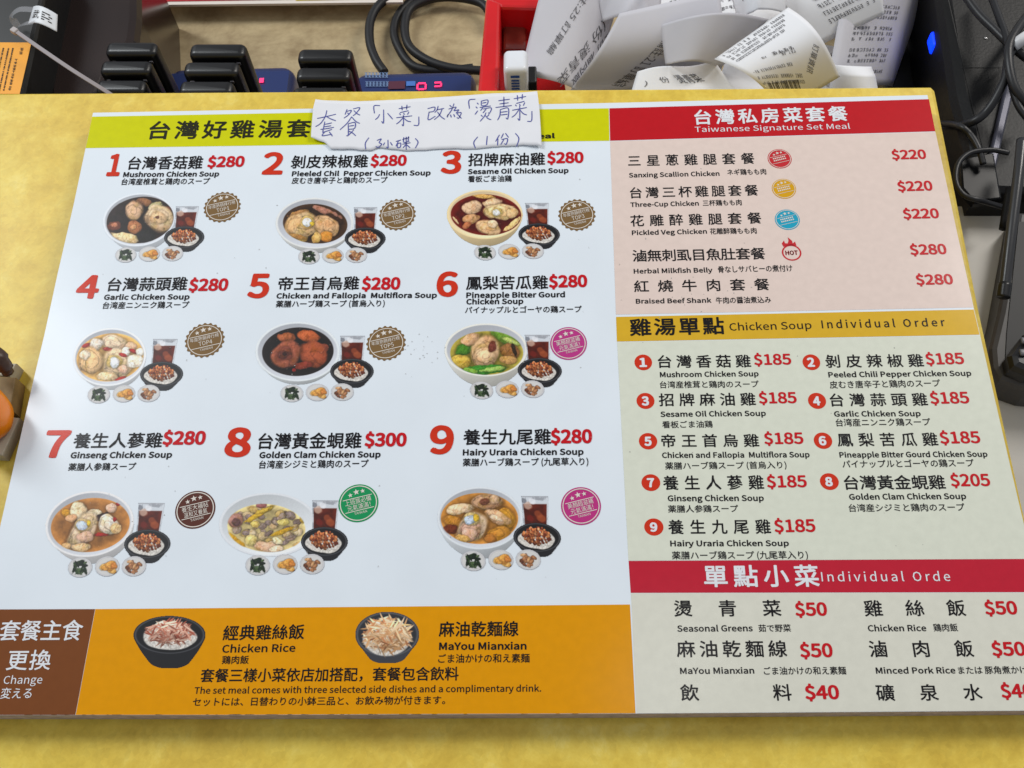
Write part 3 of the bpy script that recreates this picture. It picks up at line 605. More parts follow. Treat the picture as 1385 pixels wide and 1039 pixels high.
def ricefn(cx, cy, rx, ry, bot, top, crumbs, dark=(44, 44, 48), mound=(.62, .62, -.06), nr=150, noodle=False, seed=1):
    def fn(p):
        t = np.clip((p.Y - cy) / (bot - cy), 0, 1); hw = rx * (1 - .58 * t ** 1.4) * np.sqrt(np.clip(1 - np.clip((t - .8) / .2, 0, 1) ** 3 * .75, 0, 1))
        al = ((p.Y >= cy) & (p.Y <= bot)) * (1 - sstep(hw - 2, hw + 2, np.abs(p.X - cx)))
        p.over(al, np.asarray(dark, float)); p.m = np.maximum(p.m, al)
        d, u, v = p.ell(cx, cy, rx, ry, dark, 0, .03, True)
        p.over((1 - sstep(.0, .05, np.abs(d - .955))) * .5, (120, 122, 126))
        p.over((1 - sstep(.88, .93, d)), np.asarray(dark, float) * .8)
        mx, my = cx, cy + mound[2] * ry
        d2, u, v = p.q(mx, my + ry * .18, rx * .80, ry * .72, 0, .12, 3); g = fbm(p.X, p.Y, 7, 4, 2)
        p.over((1 - sstep(.92, 1, d2)), np.clip(np.array([226, 220, 212.]) * (.72 + .4 * g)[..., None], 0, 255))
        rr = random.Random(seed)
        for i in range(nr):
            a = rr.uniform(0, 6.283); q = rr.random() ** .6
            ex, ey = mx + rx * mound[0] * q * math.cos(a), my + ry * mound[1] * q * math.sin(a) - ry * .05
            c = crumbs[rr.randrange(len(crumbs))]; k = rr.uniform(.8, 1.15) * (1 - .2 * math.sin(a) * q)
            if noodle:
                p.ell(ex, ey, rr.uniform(14, 34), rr.uniform(3, 4.5), np.clip(np.array(c) * k, 0, 255), rr.uniform(-70, 70), .3)
            else:
                s_ = rr.uniform(6, 11); p.ell(ex + 1.5, ey + 2, s_, s_ * .8, np.array(c) * k * .55, rr.uniform(0, 90), .25); p.ell(ex, ey, s_ * .9, s_ * .7, np.clip(np.array(c) * k, 0, 255), rr.uniform(0, 90), .3)
    return fn
def sidefn(cx, cy, kind):
    def fn(p):
        d, u, v = p.ell(cx, cy, 74, 56, (186, 184, 186), 0, .03, True)
        p.over(1 - sstep(.86, .92, d), (208, 206, 204)); p.over((1 - sstep(0, .05, np.abs(d - .95))) * .6, (226, 226, 228))
        rr = random.Random(kind)
        for i in range((21, 8, 21)[kind]):
            a = rr.uniform(0, 6.283); q = rr.random() ** .6 * .62; x, y = cx + 74 * q * math.cos(a), cy + 56 * q * math.sin(a)
            if kind == 0: p.blob(x, y, rr.uniform(16, 30), rr.uniform(6, 10), rr.choice([(44, 62, 44), (62, 84, 56), (34, 48, 38), (84, 104, 74)]), rr.uniform(-80, 80), i, .3)
            elif kind == 1: p.blob(x, y, rr.uniform(22, 34), rr.uniform(16, 24), rr.choice([(226, 166, 90), (236, 186, 112), (206, 136, 72)]), rr.uniform(-30, 30), i, .16)
            else: p.blob(x, y, rr.uniform(12, 22), rr.uniform(8, 14), rr.choice([(176, 128, 96), (150, 98, 76), (206, 164, 124), (120, 78, 62)]), rr.uniform(-80, 80), i, .3)
    return fn
CR = [(180, 110, 68), (200, 132, 86), (150, 84, 54), (214, 152, 110), (126, 64, 44)]
RICE = [(249.2, 321.3), (493.9, 323), (729.2, 317.3), (218.7, 506.5), (476.1, 502.4), (730, 501.5), (199.4, 736), (438.8, 732.7), (726.5, 727.2)]
SIDES = [(170.2, 345.2), (417.9, 347.4), (656, 342), (133.8, 534.2), (394.8, 532.4), (651.3, 528.4), (108.6, 767.7), (348.7, 764.8), (640, 758.8)]
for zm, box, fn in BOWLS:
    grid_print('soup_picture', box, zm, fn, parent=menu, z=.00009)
kinds = [('drink_picture', (690, 414, 862, 596), glassfn, .0001, RICE), ('rice_picture', (624, 570, 920, 768), ricefn(772, 655, 143, 82, 764, 0, CR), .00015, RICE)]
for i, (cx, cy) in enumerate(((370, 803), (540, 796), (708, 794))):
    kinds.append(('side_dish_picture', (cx - 78, cy - 60, cx + 78, cy + 60), sidefn(cx, cy, i), .0002, SIDES))
for nm, box, fn, z, anchors in kinds:
    src = None; base = at(*anchors[4])
    for (ax, ay) in anchors:
        if src is None: src = grid_print(nm, box, Z5, fn, z, parent=menu); o = src
        else:
            o = src.copy(); COL.objects.link(o); o.parent = menu
        o.location = Vector(at(ax, ay) - base)
grid_print('rice_picture', (185, 84, 560, 356), (130, 810, 3.743), ricefn(372, 184, 181, 96, 350, 0, [(176, 116, 96), (206, 156, 136), (156, 84, 66), (226, 190, 170)], (40, 40, 44), (.6, .62, -.1), 230, True, 4), .0001, parent=menu)
grid_print('noodle_picture', (126, 52, 414, 284), (440, 810, 3.221), ricefn(270, 156, 138, 98, 280, 0, [(206, 160, 116), (226, 190, 150), (186, 130, 92), (236, 208, 176)], (70, 72, 78), (.72, .72, .06), 330, True, 5), .0001, parent=menu)

# ---- award badges
def star(cx, cy, r, rot=0):
    V = [(cx, cy)] + [(cx + (r if k % 2 == 0 else r * .42) * math.sin(math.radians(36 * k + rot)), cy + (r if k % 2 == 0 else r * .42) * math.cos(math.radians(36 * k + rot))) for k in range(10)]
    return np.array(V), [(0, 1 + (k + 1) % 10, 1 + k) for k in range(10)]
def ringv(r0, r1, n=64):
    V = [(r * math.cos(2 * math.pi * k / n), r * math.sin(2 * math.pi * k / n)) for k in range(n) for r in (r0, r1)]
    return np.array(V), [(2 * k, 2 * k + 1, (2 * k + 3) % (2 * n), (2 * k + 2) % (2 * n)) for k in range(n)]
def bar(y, w, t=.018): return np.array([(-w, y - t), (w, y - t), (w, y + t), (-w, y + t)]), [(0, 1, 2, 3)]
def badge(cx, cy, rx, ry, col, lines, tooth, tilt=14, small=False, label=None):
    c = at(cx, cy)[:2]; ax = at(cx + rx, cy)[0] - c[0]; ay = at(cx, cy - ry)[1] - c[1]
    n = 84 if tooth else 64
    V = [(c[0], c[1])] + [(c[0] + math.cos(2 * math.pi * k / n) * ax * (1 - (.07 if tooth and k % 4 < 2 else 0)), c[1] + math.sin(2 * math.pi * k / n) * ay * (1 - (.07 if tooth and k % 4 < 2 else 0))) for k in range(n)]
    b = put('award_badge', [(V, [(0, 1 + k, 1 + (k + 1) % n) for k in range(n)])], col, menu, .00012, label)
    parts = [ringv(.82, .86) if tooth else ringv(.88, .93)]
    for k, (sx, sy, sr) in enumerate(((-.32, .50, .13), (0, .60, .17), (.32, .58, .13))): parts.append(star(sx, sy, sr))
    parts.append(bar(.30, .74)); parts.append(bar(-.38, .72))
    def row(r, x0, x1, y, h): return np.stack([x0 + r[0][:, 0] * (x1 - x0), y + r[0][:, 1] * h], 1), r[1]
    if lines is None:      # too small to read in the photo: broken strokes
        for y in (.12, -.10):
            for k in range(7): parts.append((np.array([(-.55 + k * .16, y - .06), (-.44 + k * .16, y - .06), (-.44 + k * .16, y + .06), (-.55 + k * .16, y + .06)]), [(0, 1, 2, 3)]))
    elif tooth:
        parts.append(row(row_fit(lines[0], .0), -.72, .72, .02, .22)); parts.append(row(row_lat(lines[1], .0), -.32, .36, -.28, .24))
    else:
        parts.append(row(row_fit(lines[0], .0), -.66, .66, -.02, .27)); parts.append(row(row_fit(lines[1], .0), -.58, .58, -.33, .27))
    if lines: parts.append(row(row_lat('TAIWAN', -.01), -.3, .34, -.58, .13))
    a = math.radians(tilt); ca, sa = math.cos(a), math.sin(a); out = []
    for v, f in parts:
        x, y = v[:, 0] * ca - v[:, 1] * sa, v[:, 0] * sa + v[:, 1] * ca
        out.append((np.stack([c[0] + x * ax, c[1] + y * ay], 1), f))
    put('lettering', out, (222, 214, 204), b, .0002)
GO = (126, 98, 62); TOPL = '年度熱銷排行榜'
for (cx, cy, rx, ry, k) in ((300.6, 280.3, 25, 20.6, 1), (537.5, 290.5, 25, 21.2, 2), (780.3, 291, 25.4, 21.4, 3), (277, 460.4, 26.8, 23.4, 4), (522.2, 464.4, 26.8, 23.4, 5)):
    badge(cx, cy, rx, ry, GO, (TOPL, 'TOP%d' % k), True, label='bronze toothed badge reading TOP%d' % k)
badge(769, 464.7, 24.8, 22, (186, 58, 132), ('美顏超滋補', '元氣滿滿！'), False)
badge(785.8, 684.5, 27, 25.4, (186, 54, 126), ('美顏超滋補', '元氣滿滿！'), False)
badge(264.2, 689.5, 27, 25.4, (92, 52, 44), ('養生大補帖', '溫和又養氣'), False)
badge(484.8, 680.7, 27, 25.4, (30, 146, 88), ('上班族必備', '元氣滿滿！'), False)
badge(1054.4, 215, 16.2, 13, (196, 44, 52), None, False)
badge(1060.2, 255.6, 16.4, 13.4, (214, 160, 24), None, False)
badge(1064.8, 297.4, 16.9, 13.7, (32, 160, 190), None, False)
# HOT flame ring
c = at(1070.6, 342)[:2]; ax = at(1083.8, 342)[0] - c[0]; ay = at(1070.6, 331.2)[1] - c[1]
rv, rf = ringv(.84, 1.0)
fl = np.array([(-.75, .75), (-.9, 1.15), (-.62, 1.55), (-.55, 1.2), (-.3, 1.15), (-.15, 1.5), (-.2, 1.95), (.2, 1.5), (.25, 1.15), (.5, 1.4), (.6, .85), (.2, .92), (-.3, .92)])
hv = row_lat('HOT', .05); ht = np.stack([-.62 + hv[0][:, 0] * 1.24, -.28 + hv[0][:, 1] * .52], 1)
put('hot_mark', [(np.stack([c[0] + q[:, 0] * ax, c[1] + q[:, 1] * ay], 1), ff) for q, ff in ((rv, rf), (fl, [(0, 1, 2, 3), (0, 3, 4, 12), (4, 5, 6, 7), (4, 7, 8, 12), (8, 11, 12), (8, 9, 10, 11)]), *((ht + np.array(q), hv[1]) for q in ((0, 0), (.03, 0), (-.03, .01), (0, .03), (.01, -.03))))], (196, 44, 52), menu, .00012)
# small scuffs and specks on the laminate
sp = []
for i in range(150):
    x, y = (random.uniform(120, 820), random.uniform(205, 800)) if i < 70 else random.choice([(random.gauss(570, 12), random.gauss(472, 9)), (random.gauss(940, 40), random.gauss(400, 12)), (random.gauss(840, 40), random.gauss(330, 90)), (random.uniform(840, 1250), random.uniform(200, 740))])
    r = random.uniform(.3, .8); a = random.uniform(.4, 1.4)
    sp.append(disc(x, y, r * a, r / a, 6))
put('scuff_marks', sp, (176, 173, 170), menu, .00022)

# ------------------------------------------------------------------ handwritten note
note = thing('paper_note', 'torn white paper slip with blue handwriting stuck over the menu title', 'note', tuple(at(577, 165)))
NZ = (400, 120, 3.743)
def nz(x, y): return (NZ[0] + x / NZ[2], NZ[1] + y / NZ[2])
OUT = [(97, 64), (320, 70), (560, 58), (800, 42), (1000, 28), (1228, 22), (1234, 120), (1240, 205), (1248, 300), (1160, 290), (1000, 298), (900, 308), (760, 308), (640, 316), (560, 318), (420, 300), (380, 318), (260, 310), (180, 312), (150, 278), (80, 258), (86, 180)]
def note_h(x, y):   # gentle lift of the slip
    return .0006 + .0007 * max(0, math.sin(x / 1240 * 6.0 + .6)) * (1 - min(1, abs(y - 170) / 190)) + .0011 * max(0, (x - 1080) / 170) ** 2 + .0013 * max(0, (170 - x) / 90) ** 2
def tear(pts):
    P = []
    for i, a in enumerate(pts):
        b = pts[(i + 1) % len(pts)]; P.append(a); k = max(2, int(math.dist(a, b) / 22))
        for j in range(1, k):
            t = j / k; q = 2.2 if a[1] > 240 or b[1] > 240 else .5
            P.append((a[0] + (b[0] - a[0]) * t + random.uniform(-q, q), a[1] + (b[1] - a[1]) * t + random.uniform(-q, q)))
    return P
EDGE = tear(OUT)
L0 = np.array(note.location)
# columns across the slip: top and bottom edge by x -> grid that follows the lift
def hull_y(x, top):
    ys = []
    for a, b in zip(EDGE, EDGE[1:] + EDGE[:1]):
        if (a[0] - x) * (b[0] - x) <= 0 and a[0] != b[0]: ys.append(a[1] + (b[1] - a[1]) * (x - a[0]) / (b[0] - a[0]))
    return (min(ys) if top else max(ys)) if ys else 170
V = []; Fc = []; nxs = 110; nys = 14
for i in range(nxs + 1):
    x = 82 + (1244 - 82) * i / nxs; y0, y1 = hull_y(x, True), hull_y(x, False)
    for j in range(nys + 1):
        y = y0 + (y1 - y0) * j / nys; q = at(*nz(x, y)); V.append((q[0] - L0[0], q[1] - L0[1], note_h(x, y)))
for i in range(nxs):
    for j in range(nys):
        a = i * (nys + 1) + j; Fc.append((a + 1, a + nys + 2, a + nys + 1, a))
sl = link('slip', mesh('slip', V, Fc, True), note, pmat('note_paper', (228, 228, 232), .75, .2, .03, 60, .06))
md = sl.modifiers.new('thickness', 'SOLIDIFY'); md.thickness = .00012; md.offset = -1
# pen strokes, in the slip's own frame
ST = []
def st(*p): ST.append(p)
def shift(dx, dy, strokes):
    for s in strokes: ST.append([(x + dx, y + dy) for x, y in s])
# 套
st((112, 163), (150, 152), (206, 138)); st((160, 118), (152, 150), (130, 185), (104, 205)); st((158, 150), (180, 162), (206, 172)); st((150, 176), (140, 228), (150, 226), (186, 214)); st((148, 190), (186, 182)); st((146, 202), (182, 196)); st((128, 216), (196, 204)); st((150, 226), (136, 246), (164, 242), (186, 238)); st((172, 226), (188, 248))
# 餐
st((262, 112), (252, 140)); st((258, 124), (284, 118), (268, 142), (246, 158)); st((264, 130), (274, 140)); st((292, 110), (326, 104), (308, 132), (292, 146)); st((296, 118), (312, 134), (328, 142)); st((286, 150), (262, 184), (226, 216)); st((286, 152), (306, 174), (326, 184)); st((268, 186), (302, 180), (300, 208), (270, 214)); st((268, 186), (268, 240), (258, 246)); st((272, 198), (298, 194)); st((270, 222), (290, 232), (306, 246)); st((296, 216), (272, 240), (262, 248))
# 「小菜」
st((400, 132), (398, 94), (428, 92)); st((446, 112), (446, 178), (436, 172)); st((426, 136), (418, 152), (404, 164)); st((466, 130), (480, 146), (492, 160))
st((522, 106), (582, 96)); st((538, 92), (540, 114)); st((564, 86), (562, 110)); st((572, 116), (528, 126)); st((526, 130), (532, 138)); st((546, 128), (552, 136)); st((574, 122), (566, 136)); st((510, 152), (590, 142)); st((546, 138), (546, 190), (538, 186)); st((544, 152), (526, 172), (510, 184)); st((548, 154), (566, 168), (584, 172))
st((624, 146), (622, 188), (598, 190))
# 改為
st((668, 106), (704, 98), (700, 118), (674, 124)); st((676, 122), (672, 162), (708, 144)); st((722, 92), (716, 112), (704, 126)); st((716, 112), (752, 104)); st((742, 108), (728, 138), (702, 162)); st((718, 122), (736, 146), (756, 160))
st((780, 88), (790, 98)); st((802, 80), (790, 112), (766, 146)); st((774, 108), (812, 98), (802, 116), (826, 112), (814, 128), (838, 126), (826, 154), (816, 150)); st((772, 134), (768, 150)); st((784, 136), (788, 150)); st((800, 134), (806, 148)); st((816, 130), (840, 156))
# 「燙青菜」
st((880, 106), (878, 64), (910, 58))
st((918, 76), (926, 84)); st((912, 96), (920, 104)); st((908, 136), (922, 116)); st((938, 68), (972, 62), (968, 86), (942, 90), (940, 68)); st((944, 78), (966, 74)); st((932, 100), (988, 92)); st((948, 100), (936, 116)); st((948, 108), (990, 102), (982, 128), (974, 126)); st((964, 108), (948, 128)); st((964, 126), (954, 146), (934, 170)); st((960, 140), (974, 156), (990, 162)); st((938, 138), (946, 146)); st((980, 134), (970, 146))
st((1026, 66), (1084, 58)); st((1032, 82), (1078, 76)); st((1012, 100), (1094, 90)); st((1054, 46), (1054, 96)); st((1036, 110), (1034, 140), (1022, 164)); st((1036, 110), (1076, 104), (1074, 156), (1064, 152)); st((1038, 124), (1072, 120)); st((1038, 138), (1072, 134))
st((1104, 56), (1166, 46)); st((1122, 38), (1124, 66)); st((1148, 34), (1146, 60)); st((1158, 70), (1116, 80)); st((1112, 86), (1118, 94)); st((1132, 84), (1138, 92)); st((1160, 76), (1152, 92)); st((1096, 114), (1170, 102)); st((1134, 92), (1134, 162), (1124, 156)); st((1130, 112), (1112, 136), (1094, 150)); st((1136, 114), (1152, 132), (1170, 140))
st((1196, 122), (1194, 170), (1172, 172))
# （3小碟） （1份）
st((372, 254), (354, 282), (356, 312)); st((412, 268), (434, 260), (424, 278), (436, 286), (420, 302), (406, 298)); st((468, 264), (468, 304), (460, 300)); st((452, 278), (444, 292)); st((480, 276), (490, 292))
st((508, 272), (534, 264)); st((522, 268), (508, 296)); st((516, 284), (532, 280), (530, 300), (516, 302), (516, 284)); st((540, 262), (576, 252)); st((548, 250), (548, 276), (576, 270)); st((560, 248), (560, 272)); st((572, 246), (570, 270)); st((540, 286), (582, 278)); st((560, 274), (560, 314)); st((558, 288), (544, 304)); st((562, 288), (580, 304)); st((606, 256), (620, 276), (606, 306))
st((922, 248), (902, 276), (910, 306)); st((970, 244), (966, 290)); st((1032, 238), (1012, 272)); st((1024, 258), (1022, 292)); st((1052, 232), (1040, 256)); st((1062, 230), (1078, 252)); st((1042, 262), (1072, 258), (1066, 286), (1056, 282)); st((1054, 262), (1038, 288)); st((1112, 230), (1130, 258), (1118, 298))
parts = []
for s in ST:
    C = spline([(x, y, 0) for x, y in s], 6)[:, :2]
    W3 = np.array([np.append(at(*nz(x, y))[:2] - L0[:2], note_h(x, y) + .00014) for x, y in C])
    T = np.gradient(W3[:, :2], axis=0); T /= np.linalg.norm(T, axis=1)[:, None] + 1e-12; N = np.stack([-T[:, 1], T[:, 0]], 1)
    w = .00021 * (.75 + .5 * np.sin(np.linspace(.5, 2.6, len(C)))); n = len(C)
    v = [(a[0] + b[0] * q, a[1] + b[1] * q, a[2]) for a, b, q in zip(W3, N, w)] + [(a[0] - b[0] * q, a[1] - b[1] * q, a[2]) for a, b, q in zip(W3, N, w)]
    parts.append((v, [(i, i + n, i + n + 1, i + 1) for i in range(n - 1)]))
link('handwriting', mesh('handwriting', *merge(parts)), note, pmat('blue_pen', (78, 84, 156), .5, .3))

# ------------------------------------------------------------------ things behind the counter
BLK = pmat('black_plastic', (17, 16, 18), .34, .5, .25, 90, .04)
BLKM = pmat('black_matt_plastic', (10, 9, 9), .6, .18, .3, 260, .12)
GREY = pmat('dark_grey_plastic', (62, 62, 64), .5, .4, .2, 60, .05)
# pagers standing in their charging racks, three in each
ZP = -0.045
stacks = [('left', [(144, 213.5, 55), (136.6, 205.5, 80), (131, 198, 106)]), ('middle', [(257, 333, 57), (249, 324, 81.5), (243, 316, 107.5)]), ('right', [(403, 477, 64), (401, 475, 89), (395, 470, 115.5)])]
pos_w = {0: 'rearmost', 1: 'middle', 2: 'frontmost'}
psrc = None
def pager(first, loc, ang, lab):
    global psrc
    if psrc is None:
        root = thing('table_pager', lab, 'pager', loc, 'black pagers standing in rows behind the counter')
        v, f = rbox_v(.0275, .0105, .085, .0034, 4); link('body', mesh('body', v, f, True), root, BLK)
        for sx in (-1, 1):
            v, f = rbox_v(.0022, .0022, .0009, .0006, 3)
            v = np.array([(q[0] + sx * .0098, -.0050 - q[2], q[1] + .0785) for q in v]); link('contact', mesh('contact', v, f, True), root, pmat('steel_contact', (150, 146, 150), .3, .5, metal=.9))
        v, f = rbox_v(.018, .0006, .012, .0002, 2); v = v + np.array([0, -.0053, .05]); link('label_plate', mesh('label_plate', v, f), root, BLKM)
        psrc = root
    else:
        root = psrc.copy(); COL.objects.link(root); root.location = loc; root['label'] = lab
        for ch in psrc.children:
            c = ch.copy(); COL.objects.link(c); c.parent = root
    root.rotation_euler = (0, 0, ang)
    return root
PW = None
for nm, rows in stacks:
    for i, (xa, xb, y) in enumerate(rows):
        A, B = at(xa, y, ZP), at(xb, y, ZP); c = (A + B) / 2; wd_ = np.linalg.norm(B - A)
        r = pager(psrc is None, (c[0], c[1] - .005, ZP - .085), math.atan2(B[1] - A[1], B[0] - A[0]), '%s black pager in the %s row of three behind the counter' % (pos_w[i], nm))
        r.scale = (wd_ / .0275, 1, 1)
# blue display units
def blue_unit(x0, x1, y0, label, digits, loc_z=ZD + .02):
    z = ZD + .032
    A, B = at(x0, y0, z), at(x1, y0, z); w = B[0] - A[0]
    root = thing('calling_console', label, 'console', ((A[0] + B[0]) / 2, A[1] - .045, ZD + .001))
    v, f = rbox_v(w, .09, .031, .009, 5); link('case', mesh('case', v, f, True), root, pmat('navy_plastic', (32, 44, 92), .35, .5, .1, 50))
    v, f = rbox_v(w * .94, .078, .001, .0004, 2); v = v + np.array([0, -.002, .0306]); link('face', mesh('face', v, f), root, pmat('navy_face', (36, 52, 104), .3, .5))
    Lc = np.array(root.location)
    led = bpy.data.materials.new('red_led'); led.use_nodes = True; b = led.node_tree.nodes['Principled BSDF']; b.inputs['Base Color'].default_value = (.5, .01, .05, 1); b.inputs['Emission Color'].default_value = (1, .03, .15, 1); b.inputs['Emission Strength'].default_value = 1.6
    segs = []
    for (dx, dy, ww, hh) in digits:
        q0 = at(dx, dy, z) - Lc; q1 = at(dx + ww, dy + hh, z) - Lc
        segs.append(([(q0[0], q0[1], .0326), (q1[0], q0[1], .0326), (q1[0], q1[1], .0326), (q0[0], q1[1], .0326)], [(0, 1, 2, 3)]))
    if segs: link('led_digits', mesh('led_digits', *merge(segs)), root, led)
    return root, z, Lc
blue_unit(228, 398, 88, 'navy blue console between the pager rows, on the beige desk', [(352, 108, 5, 6)])
root, z, Lc = blue_unit(478, 643, 94, 'navy blue console with pale print and red digits beside the red box', [(566, 114, 10, 2), (564, 116, 2, 7), (575, 116, 2, 7), (566, 122, 8, 2), (588, 113, 9, 2), (596, 115, 2, 4), (588, 118, 8, 2)])
segs = []
for r_ in range(2):
    for k in range(7):
        x = 494 + k * 4.6 + r_; y = 100 + r_ * 12
        for (dx, dy, w_, h_) in ((0, 0, 3.4, 1), (0, 3, 3.4, 1), (0, 6, 3.4, .9), (1.2, 0, .9, 7)):
            q0 = at(x + dx, y + dy, z) - Lc; q1 = at(x + dx + w_, y + dy + h_, z) - Lc
            segs.append(([(q0[0], q0[1], .0323), (q1[0], q0[1], .0323), (q1[0], q1[1], .0323), (q0[0], q1[1], .0323)], [(0, 1, 2, 3)]))
link('printed_text', mesh('printed_text', *merge(segs)), root, pmat('pale_blue_print', (130, 160, 205), .5))
q0 = at(526, 112, z) - Lc; q1 = at(548, 122, z) - Lc
link('maroon_sticker', mesh('maroon_sticker', [(q0[0], q0[1], .0324), (q1[0], q0[1], .0324), (q1[0], q1[1], .0324), (q0[0], q1[1], .0324)], [(0, 1, 2, 3)]), root, pmat('maroon', (84, 30, 54), .5))
q0 = at(550, 112, z) - Lc; q1 = at(562, 118, z) - Lc
link('blue_sticker', mesh('blue_sticker', [(q0[0], q0[1], .0324), (q1[0], q0[1], .0324), (q1[0], q1[1], .0324), (q0[0], q1[1], .0324)], [(0, 1, 2, 3)]), root, pmat('sky_blue', (70, 120, 200), .5))
# red and yellow laminated sheet propped at the back of the desk
zz = ZD + .014
v, f = prism([at(183, -60, zz), at(183, 7, zz), at(545, 3, zz), at(545, -60, zz)], zz - .002, zz)
sh = thing('menu_sheet', 'red and yellow laminated sheet with white border at the far edge of the desk', 'sheet')
link('sheet', mesh('sheet', v, f), sh, pmat('laminate_white', (226, 216, 206), .3, .5))
for nm, a, b, cc in (('red_panel', 192, 398, (190, 30, 46)), ('yellow_panel', 400, 520, (222, 190, 40))):
    P = [at(a, -58, zz), at(b, -58, zz), at(b, 1.5 - (b - 192) * .008, zz), at(a, 3 - (a - 192) * .008, zz)]
    link(nm, mesh(nm, [(q[0], q[1], zz + .0004) for q in P], [(3, 2, 1, 0)]), sh, pmat('sheet_' + nm, cc, .3, .5))
# black cable coiled on the beige desk
zc = ZD + .005
CB = [[(640, 92), (600, 96), (560, 90), (540, 66), (533, 40), (545, 12), (580, -10), (640, -16)], [(655, 96), (610, 92), (575, 80), (552, 60), (548, 30), (560, 8), (600, -4), (650, 4), (668, 30)], [(520, 98), (508, 80), (500, 55), (502, 25), (518, 2), (550, -14), (600, -20)]]
link_parts = []
for i, c_ in enumerate(CB): link_parts.append(tube([at(x, y, zc + .004 * i) for x, y in c_], .0032, 10, 10))
tag(link('power_cable', mesh('power_cable', *merge(link_parts), True), None, pmat('black_rubber', (30, 30, 32), .5, .4)), 'black power cable coiled in loops on the beige desk beside the red box', 'cable')
# dark glossy panel and black machine at the far left
mach = thing('dark_machine', 'glossy dark brown machine standing behind the counter left of the pagers', 'machine', tuple(at(140, 60, -.09)))
Lm = np.array(mach.location)
zt = -.075
P = [at(60, -90, zt), at(186, -90, zt), at(188, 20, zt), at(184, 52, zt), at(172, 78, zt), at(150, 100, zt), at(128, 140, zt), at(60, 150, zt)]
v, f = prism(P, ZD, zt, .006); v = [tuple(np.array(q) - Lm) for q in v]
link('housing', mesh('housing', v, f), mach, pmat('brown_gloss', (44, 32, 29), .22, .5, .3, 12))
blk = thing('black_device', 'black boxy device with an orange caution label at the far left', 'device', tuple(at(20, 60, -.05)))
Lb = np.array(blk.location)
zt = -.045
P = [at(-120, -80, zt), at(75, -80, zt), at(46, 55, zt), at(30, 130, zt), at(30, 175, zt), at(-120, 175, zt)]
v, f = prism(P, ZD, zt, .003); link('housing', mesh('housing', [tuple(np.array(q) - Lb) for q in v], f), blk, pmat('black_satin', (24, 23, 22), .42, .5, .25, 40))
P = [at(-60, 58, zt), at(43, 58.5, zt), at(27, 128, zt), at(-60, 128, zt)]
lb = link('caution_label', mesh('caution_label', [(q[0] - Lb[0], q[1] - Lb[1], zt + .0005 - Lb[2]) for q in P], [(3, 2, 1, 0)]), blk, pmat('orange_label', (238, 160, 24), .45, .4))
segs = []
for (x, y0, y1, w_) in ((28, 66, 74, 4.5), (24, 81, 124, 3.6), (17, 66, 124, 2.2), (11, 66, 124, 2.2), (4, 66, 124, 2.2), (-2, 66, 124, 2)):
    y = y0
    while y < y1:
        sl_ = -(y - 66) * .22; hh = w_ * .8
        for (dx, dy, a, b) in ((0, 0, w_, .55), (0, hh * .45, w_, .5), (w_ * .4, 0, .7, hh), (0, hh * .85, w_ * .9, .5)):
            if random.random() < .8:
                q = [at(x + sl_ + dx, y + dy, zt), at(x + sl_ + dx + a, y + dy, zt), at(x + sl_ + dx + a, y + dy + b, zt), at(x + sl_ + dx, y + dy + b, zt)]
                segs.append(([(k[0] - Lb[0], k[1] - Lb[1], zt + .0007 - Lb[2]) for k in q], [(3, 2, 1, 0)]))
        y += w_ * 1.1
link('label_print', mesh('label_print', *merge(segs)), lb, INKM := pmat('black_print', (40, 32, 24), .6))
# clear loop tag with a white sticker, and the grey cable tie
tg = thing('loop_tag', 'clear plastic loop tag with a small white printed sticker on the black device', 'tag', tuple(at(48, 28, -.04)))
Lt = np.array(tg.location)
def strip(pts, w, n=8, up=(0, 0, 1)):
    C = spline(pts, n); T = np.gradient(C, axis=0); T /= np.linalg.norm(T, axis=1)[:, None] + 1e-12
    N = np.cross(T, up); N /= np.linalg.norm(N, axis=1)[:, None] + 1e-12; V = []
    for c, nn in zip(C, N): V += [c + nn * w / 2, c - nn * w / 2]
    return V, [(2 * i, 2 * i + 1, 2 * i + 3, 2 * i + 2) for i in range(len(C) - 1)]
zl = -.036
v, f = strip([at(24, 36, zl - .006), at(16, 22, zl), at(26, 13, zl + .004), at(44, 13, zl + .004)], .004)
v2, f2 = strip([at(24, 36, zl - .006), at(34, 32, zl), at(46, 30, zl + .002)], .003)
o = link('clear_loop', mesh('clear_loop', *merge([([np.array(q) - Lt for q in v], f), ([np.array(q) - Lt for q in v2], f2)]), True), tg, pmat('clear_film', (200, 200, 205), .1, .6, alpha=.30))
def patch(c4, bulge, nu=16, nv=12, twist=0.0):
    """curved sheet through four corners (tl, tr, br, bl), bulging along u"""
    a, b, c, d = [np.array(q) for q in c4]
    n = np.cross(b - a, d - a); n /= np.linalg.norm(n)
    if n[2] < 0: n = -n
    def S(u, v, off=0.0):
        p = (a * (1 - u) + b * u) * (1 - v) + (d * (1 - u) + c * u) * v
        return p + n * (bulge(u, v) + off)
    V = [S(i / nu, j / nv) for j in range(nv + 1) for i in range(nu + 1)]
    Fc = [(j * (nu + 1) + i, (j + 1) * (nu + 1) + i, (j + 1) * (nu + 1) + i + 1, j * (nu + 1) + i + 1) for j in range(nv) for i in range(nu)]
    return S, V, Fc
def on_patch(S, row, u0, v0, u1, v1, h, off=.0003):
    """lay a unit row along (u0,v0)->(u1,v1) on a curved sheet, letter height h in v units (perpendicular in uv)"""
    vv, f = row[0], row[1]; d = np.array([u1 - u0, v1 - v0]); L = np.hypot(*d); w = np.array([d[1], -d[0]]) / L
    V = []
    for x, y in vv: q = np.array([u0, v0]) + d * x + w * y * h; V.append(S(q[0], q[1], off))
    return V, f
